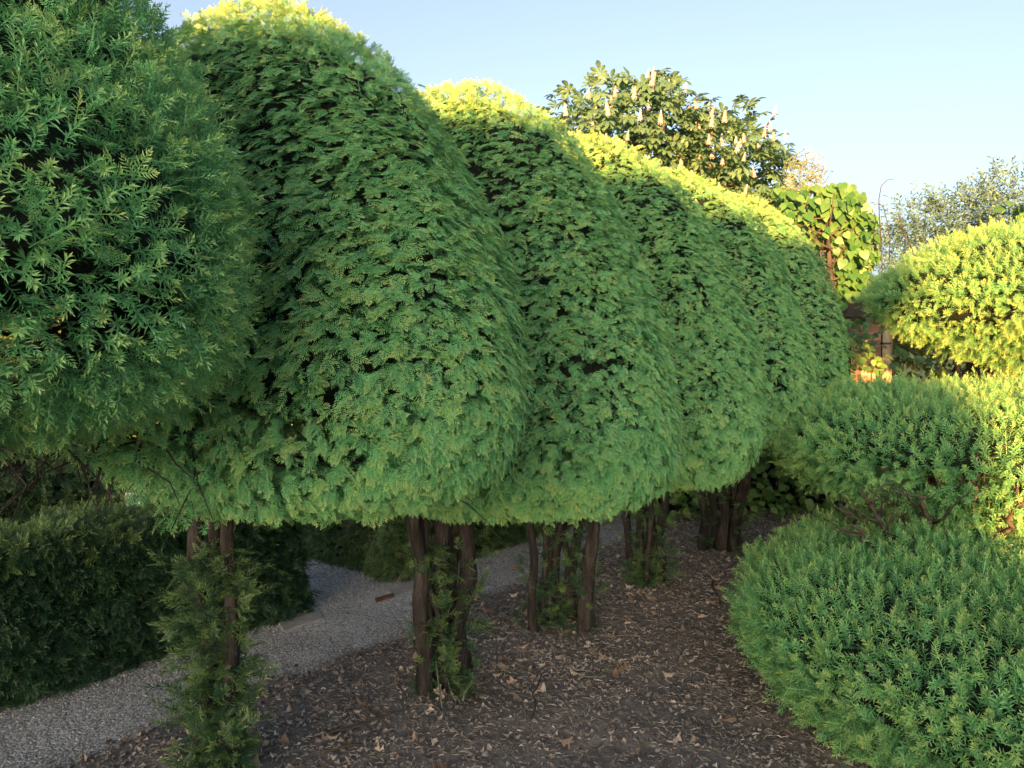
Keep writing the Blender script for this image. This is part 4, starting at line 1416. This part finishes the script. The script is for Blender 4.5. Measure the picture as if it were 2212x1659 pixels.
# bright leaves of another climber at the right edge
kroot = thing('bright_climber', Vector((P(2260, 500, 6.9).x, 6.9, 0)), 'bright green broad-leaved climber beside the silver shrub', 'climber')
KL = Vector((P(2260, 500, 6.9).x, 6.9, 0))
mb = MB(); mb.tube(wobble((0, 0, 0), P(2230, 470, 6.9) - KL, 9, 0.12, 6), [0.03 - 0.0025 * i for i in range(9)], n=7, rough=0.2); mb.build('stem', M['twig'], kroot, True)
for i in range(60):
    q = P(random.gauss(2245, 38), random.gauss(468, 26), 6.9 + random.uniform(-0.2, 0.3)) - KL
    place_leaf(hm, 'leaf', kroot, q, (random.uniform(-0.9, 0.3), -0.35, random.uniform(-0.8, 0.2)), (random.uniform(-0.4, 0.4), -0.8, 0.6), random.uniform(0.6, 1.1))

# ================================================================== trees and shrubs in the sun beyond the lawn
BG = [make_leaf_twig(200 + s, leaf_material('far_leaf%d' % s, (0.06, 0.09, 0.02), (0.14, 0.19, 0.04), (0.30, 0.30, 0.06)), 8, 0.35, 0.16, 0.08) for s in range(3)]
scatter_group('far', BG)
for i, (x, y, h, w, lab) in enumerate(((-6.6, 12.5, 2.6, 1.6, 'large round green shrub glimpsed behind the hedges'), (-3.6, 13.0, 2.2, 1.5, 'yellowish shrub glimpsed under the clipped crowns'),
                                       (-0.6, 13.5, 2.4, 1.5, 'green shrub glimpsed past the thick dark stems'), (-9.4, 11.5, 3.0, 1.7, 'tall shrub at the far end of the dark hedge'), (5.6, 11.0, 2.2, 1.6, 'shrub behind the pergola and brick pillar'), (7.6, 9.5, 2.2, 1.6, 'shrub behind the silver-leaved bush'))):
    rt = thing('garden_shrub', (x, y, 0), lab, 'shrub', 'shrubs beyond the lawn')
    n = 900
    u = unit(RNG.normal(0, 1, (n, 3)))
    q = u * np.array([[w, w * 0.8, h * 0.52]]) * (RNG.uniform(0.6, 1.0, (n, 1)) + 0.12 * fnoise(u * 2, 2.0, x)[:, None]) + np.array([[0, 0, h * 0.5]])
    q[:, 2] = np.maximum(q[:, 2], 0.05)
    scatter('foliage', 'far', q, euler_from(u + RNG.normal(0, 0.5, (n, 3)), RNG.normal(0, 1, (n, 3))), RNG.uniform(0.6, 1.0, n), RNG.random(n), rt)
    for j in range(5):
        mb = MB(); a = j * 1.256
        mb.tube(wobble((0.08 * math.cos(a), 0.08 * math.sin(a), 0), (w * 0.6 * math.cos(a), w * 0.5 * math.sin(a), h * 0.7), 6, 0.1, j), [0.04 - 0.005 * k for k in range(6)], n=6)
        mb.build('stem', M['bark'], rt, True)

# ================================================================== small things on the ground
def ring_leaf(mat, name, L):
    out = []
    for s in range(16):
        v, f = curled_leaf_mesh(700 + s + int(L * 1000), L)
        me = bpy.data.meshes.new(name); me.from_pydata([tuple(p) for p in v], [], f); me.materials.append(mat)
        out.append(me)
    return out


big = ring_leaf(M['dead_leaf'], 'fallen_leaf', 0.062)
placed = 0
spots = []
while placed < 260:
    w = view_points(1, -0.6, 6.5, 0.4, BED_S, 1.5)[0]
    s = w.x * PV[0] + w.y * PV[1]
    if random.random() > 0.12 + math.exp(-((s - 2.3) / 0.5) ** 2):
        continue
    o = bpy.data.objects.new('fallen_leaf', random.choice(big)); COL.objects.link(o)
    o.location = (w.x, w.y, ground_z(w.x, w.y) + 0.003)
    o.rotation_euler = (random.uniform(-0.5, 0.5), random.uniform(-0.4, 0.4), random.uniform(0, 6.28))
    o.scale = [random.uniform(0.45, 1.05)] * 3
    tag(o, 'curled dry tan leaf lying on the dark soil bed', 'leaf', 'dry leaves on the soil')
    placed += 1


def lobed_leaf(L):
    v = [Vector((0, 0, 0.012))]
    n = 20
    for k in range(n):
        a = 2 * math.pi * k / n
        r = L * (0.34 + 0.22 * abs(math.cos(2.5 * a)) + 0.03 * math.sin(7 * a))
        v.append(Vector((r * math.cos(a), r * 0.85 * math.sin(a), 0.004 + 0.018 * abs(math.sin(1.5 * a + 0.4)))))
    return v, [(0, k + 1, (k + 1) % n + 1) for k in range(n)]


for (px, py, L, rz, lab) in ((1029, 1265, 0.085, 0.5, 'flat rust-brown lobed leaf on the gravel beside the dark stems'), (1114, 1231, 0.075, 2.0, 'crumpled rust-brown leaf on the gravel near the slender stems')):
    v, f = lobed_leaf(L)
    o = mesh_obj('brown_leaf', v, f, M['rust_leaf'])
    q = G(px, py, 0.006); o.location = q; o.rotation_euler = (0.1, -0.12, rz)
    tag(o, lab, 'leaf')

# twigs
TW = [((928, 1465), (955, 1560), 0.006, 0.22, 0.01, 'pale broken twig leaning against the thick dark stems', 'dry'),
      ((938, 1500), (985, 1545), 0.0045, 0.10, 0.015, 'short pale twig at the foot of the thick dark stems', 'dry'),
      ((1000, 1545), (1030, 1500), 0.0045, 0.02, 0.10, 'upright dry twig among the leaves by the dark stems', 'dry'),
      ((1025, 1380), (1075, 1400), 0.007, 0.03, 0.02, 'whitish bare twig lying between the clipped yews', 'dry'),
      ((1030, 1374), (1090, 1390), 0.005, 0.02, 0.03, 'bent thin twig lying by the slender stems', 'dry'),
      ((1145, 1590), (1170, 1540), 0.005, 0.02, 0.11, 'small dark dead stalk standing up from the soil', 'bark'),
      ((700, 1620), (880, 1570), 0.006, 0.02, 0.03, 'long brown twig lying across the dry leaves', 'twig'),
      ((780, 1640), (690, 1655), 0.005, 0.02, 0.02, 'thin grey twig half buried in leaf litter', 'twig'),
      ((1540, 1310), (1560, 1340), 0.004, 0.10, 0.01, 'slender dark twig standing beside the low cushion', 'bark'),
      ((1250, 1500), (1330, 1470), 0.004, 0.02, 0.02, 'thin straw-coloured stalk lying on bare soil', 'dry')]
for (a, b, r, za, zb, lab, mt) in TW:
    A, B = G(*a), G(*b)
    A.z = ground_z(A.x, A.y) + za; B.z = ground_z(B.x, B.y) + zb
    mb = MB()
    mb.tube([p - A for p in wobble(A, B, 7, 0.02, seed=a[0])], [r * (1 - 0.1 * i) for i in range(7)], n=6, rough=0.2)
    o = mb.build('fallen_twig', M[mt], None, True)
    o.location = A
    tag(o, lab, 'twig')

# edging stones at the mouth of the side path
for (pts4, h, lab, mt) in (([(612, 1366), (700, 1338), (690, 1322), (600, 1348)], 0.009, 'rusty-edged flat edging slab at the corner of the dark hedge', 'stone'),
                           ([(812, 1302), (852, 1290), (850, 1284), (810, 1296)], 0.014, 'short dark edging piece sticking out of the gravel', 'rust'),
                           ([(848, 1290), (905, 1274), (900, 1258), (838, 1274)], 0.006, 'flat edging slab by the yellow-green hedge corner', 'stone')):
    q = [G(a, b) for a, b in pts4]
    c = sum(q, Vector()) / 4
    vv = [(p.x - c.x, p.y - c.y, -0.02) for p in q] + [(p.x - c.x, p.y - c.y, h) for p in q]
    o = mesh_obj('edging_slab', vv, [(3, 2, 1, 0), (4, 5, 6, 7), (0, 1, 5, 4), (1, 2, 6, 5), (2, 3, 7, 6), (3, 0, 4, 7)], M[mt])
    bv = o.modifiers.new('bevel', 'BEVEL'); bv.width = 0.006; bv.segments = 2
    o.location = c
    tag(o, lab, 'edging')

# white plate on a stake behind the dark hedge
wp = P(287, 1085, 4.75)
root = thing('plant_label', (wp.x, wp.y, 0), 'small white plate on a stake between the two left hedges', 'plant label')
mb = MB(); mb.box((-0.045, -0.004, wp.z - 0.09), (0.045, 0.004, wp.z + 0.06)); o = mb.build('plate', M['white'], root)
mb = MB(); mb.tube([(0, 0.012, 0), (0, 0.012, wp.z)], [0.008, 0.008], n=8); mb.build('stake', M['rust'], root)

# ================================================================== garden house behind the photographer: its shadow covers the foreground
DIR = np.array([math.sin(SUN_AZ), math.cos(SUN_AZ)])       # the house stands square to the low sun
LAT = np.array([math.cos(SUN_AZ), -math.sin(SUN_AZ)])
HB, HD = 16.0, 5.0                                          # distance of its front behind the camera, depth
L0, L1 = -5.3, float(np.array([2.10, 3.4]) @ LAT)           # its right corner's shadow crosses the middle yew
HH = 2.38 + (1.93 + HB) * math.tan(SUN_EL)                  # the eaves' shadow crosses the crowns near their tops
hc = -DIR * (HB + HD / 2) + LAT * (L0 + L1) / 2
root = thing('garden_house', (hc[0], hc[1], 0), 'plain rendered garden house with flat roof behind the viewpoint', 'building', rz=-SUN_AZ)
hx, hy = (L1 - L0) / 2, HD / 2
mb = MB(); mb.box((-hx + 0.05, -hy + 0.05, -0.02), (hx - 0.05, hy - 0.05, HH - 0.14)); mb.build('wall', M['render'], root)
mb = MB(); mb.box((-hx, -hy, HH - 0.137), (hx, hy, HH)); mb.build('roof', M['roof'], root)
mb = MB(); mb.box((-0.45, hy - 0.06, 0), (0.45, hy - 0.01, 2.05)); dr = mb.build('door', M['wood'], root)
mb = MB(); mb.tube([(0.36, hy, 1.0), (0.36, hy + 0.04, 1.0)], [0.02, 0.025], n=8); mb.build('handle', M['rust'], dr)
for x in (-1.9, 1.9):
    mb = MB(); mb.box((x - 0.5, hy - 0.06, 1.0), (x + 0.5, hy - 0.01, 2.1)); w = mb.build('window', M['white'], root)
    for q in (-0.235, 0.235):
        mb = MB(); mb.box((x + q - 0.2, hy - 0.02, 1.07), (x + q + 0.2, hy - 0.004, 2.03)); mb.build('pane', M['glass'], w)
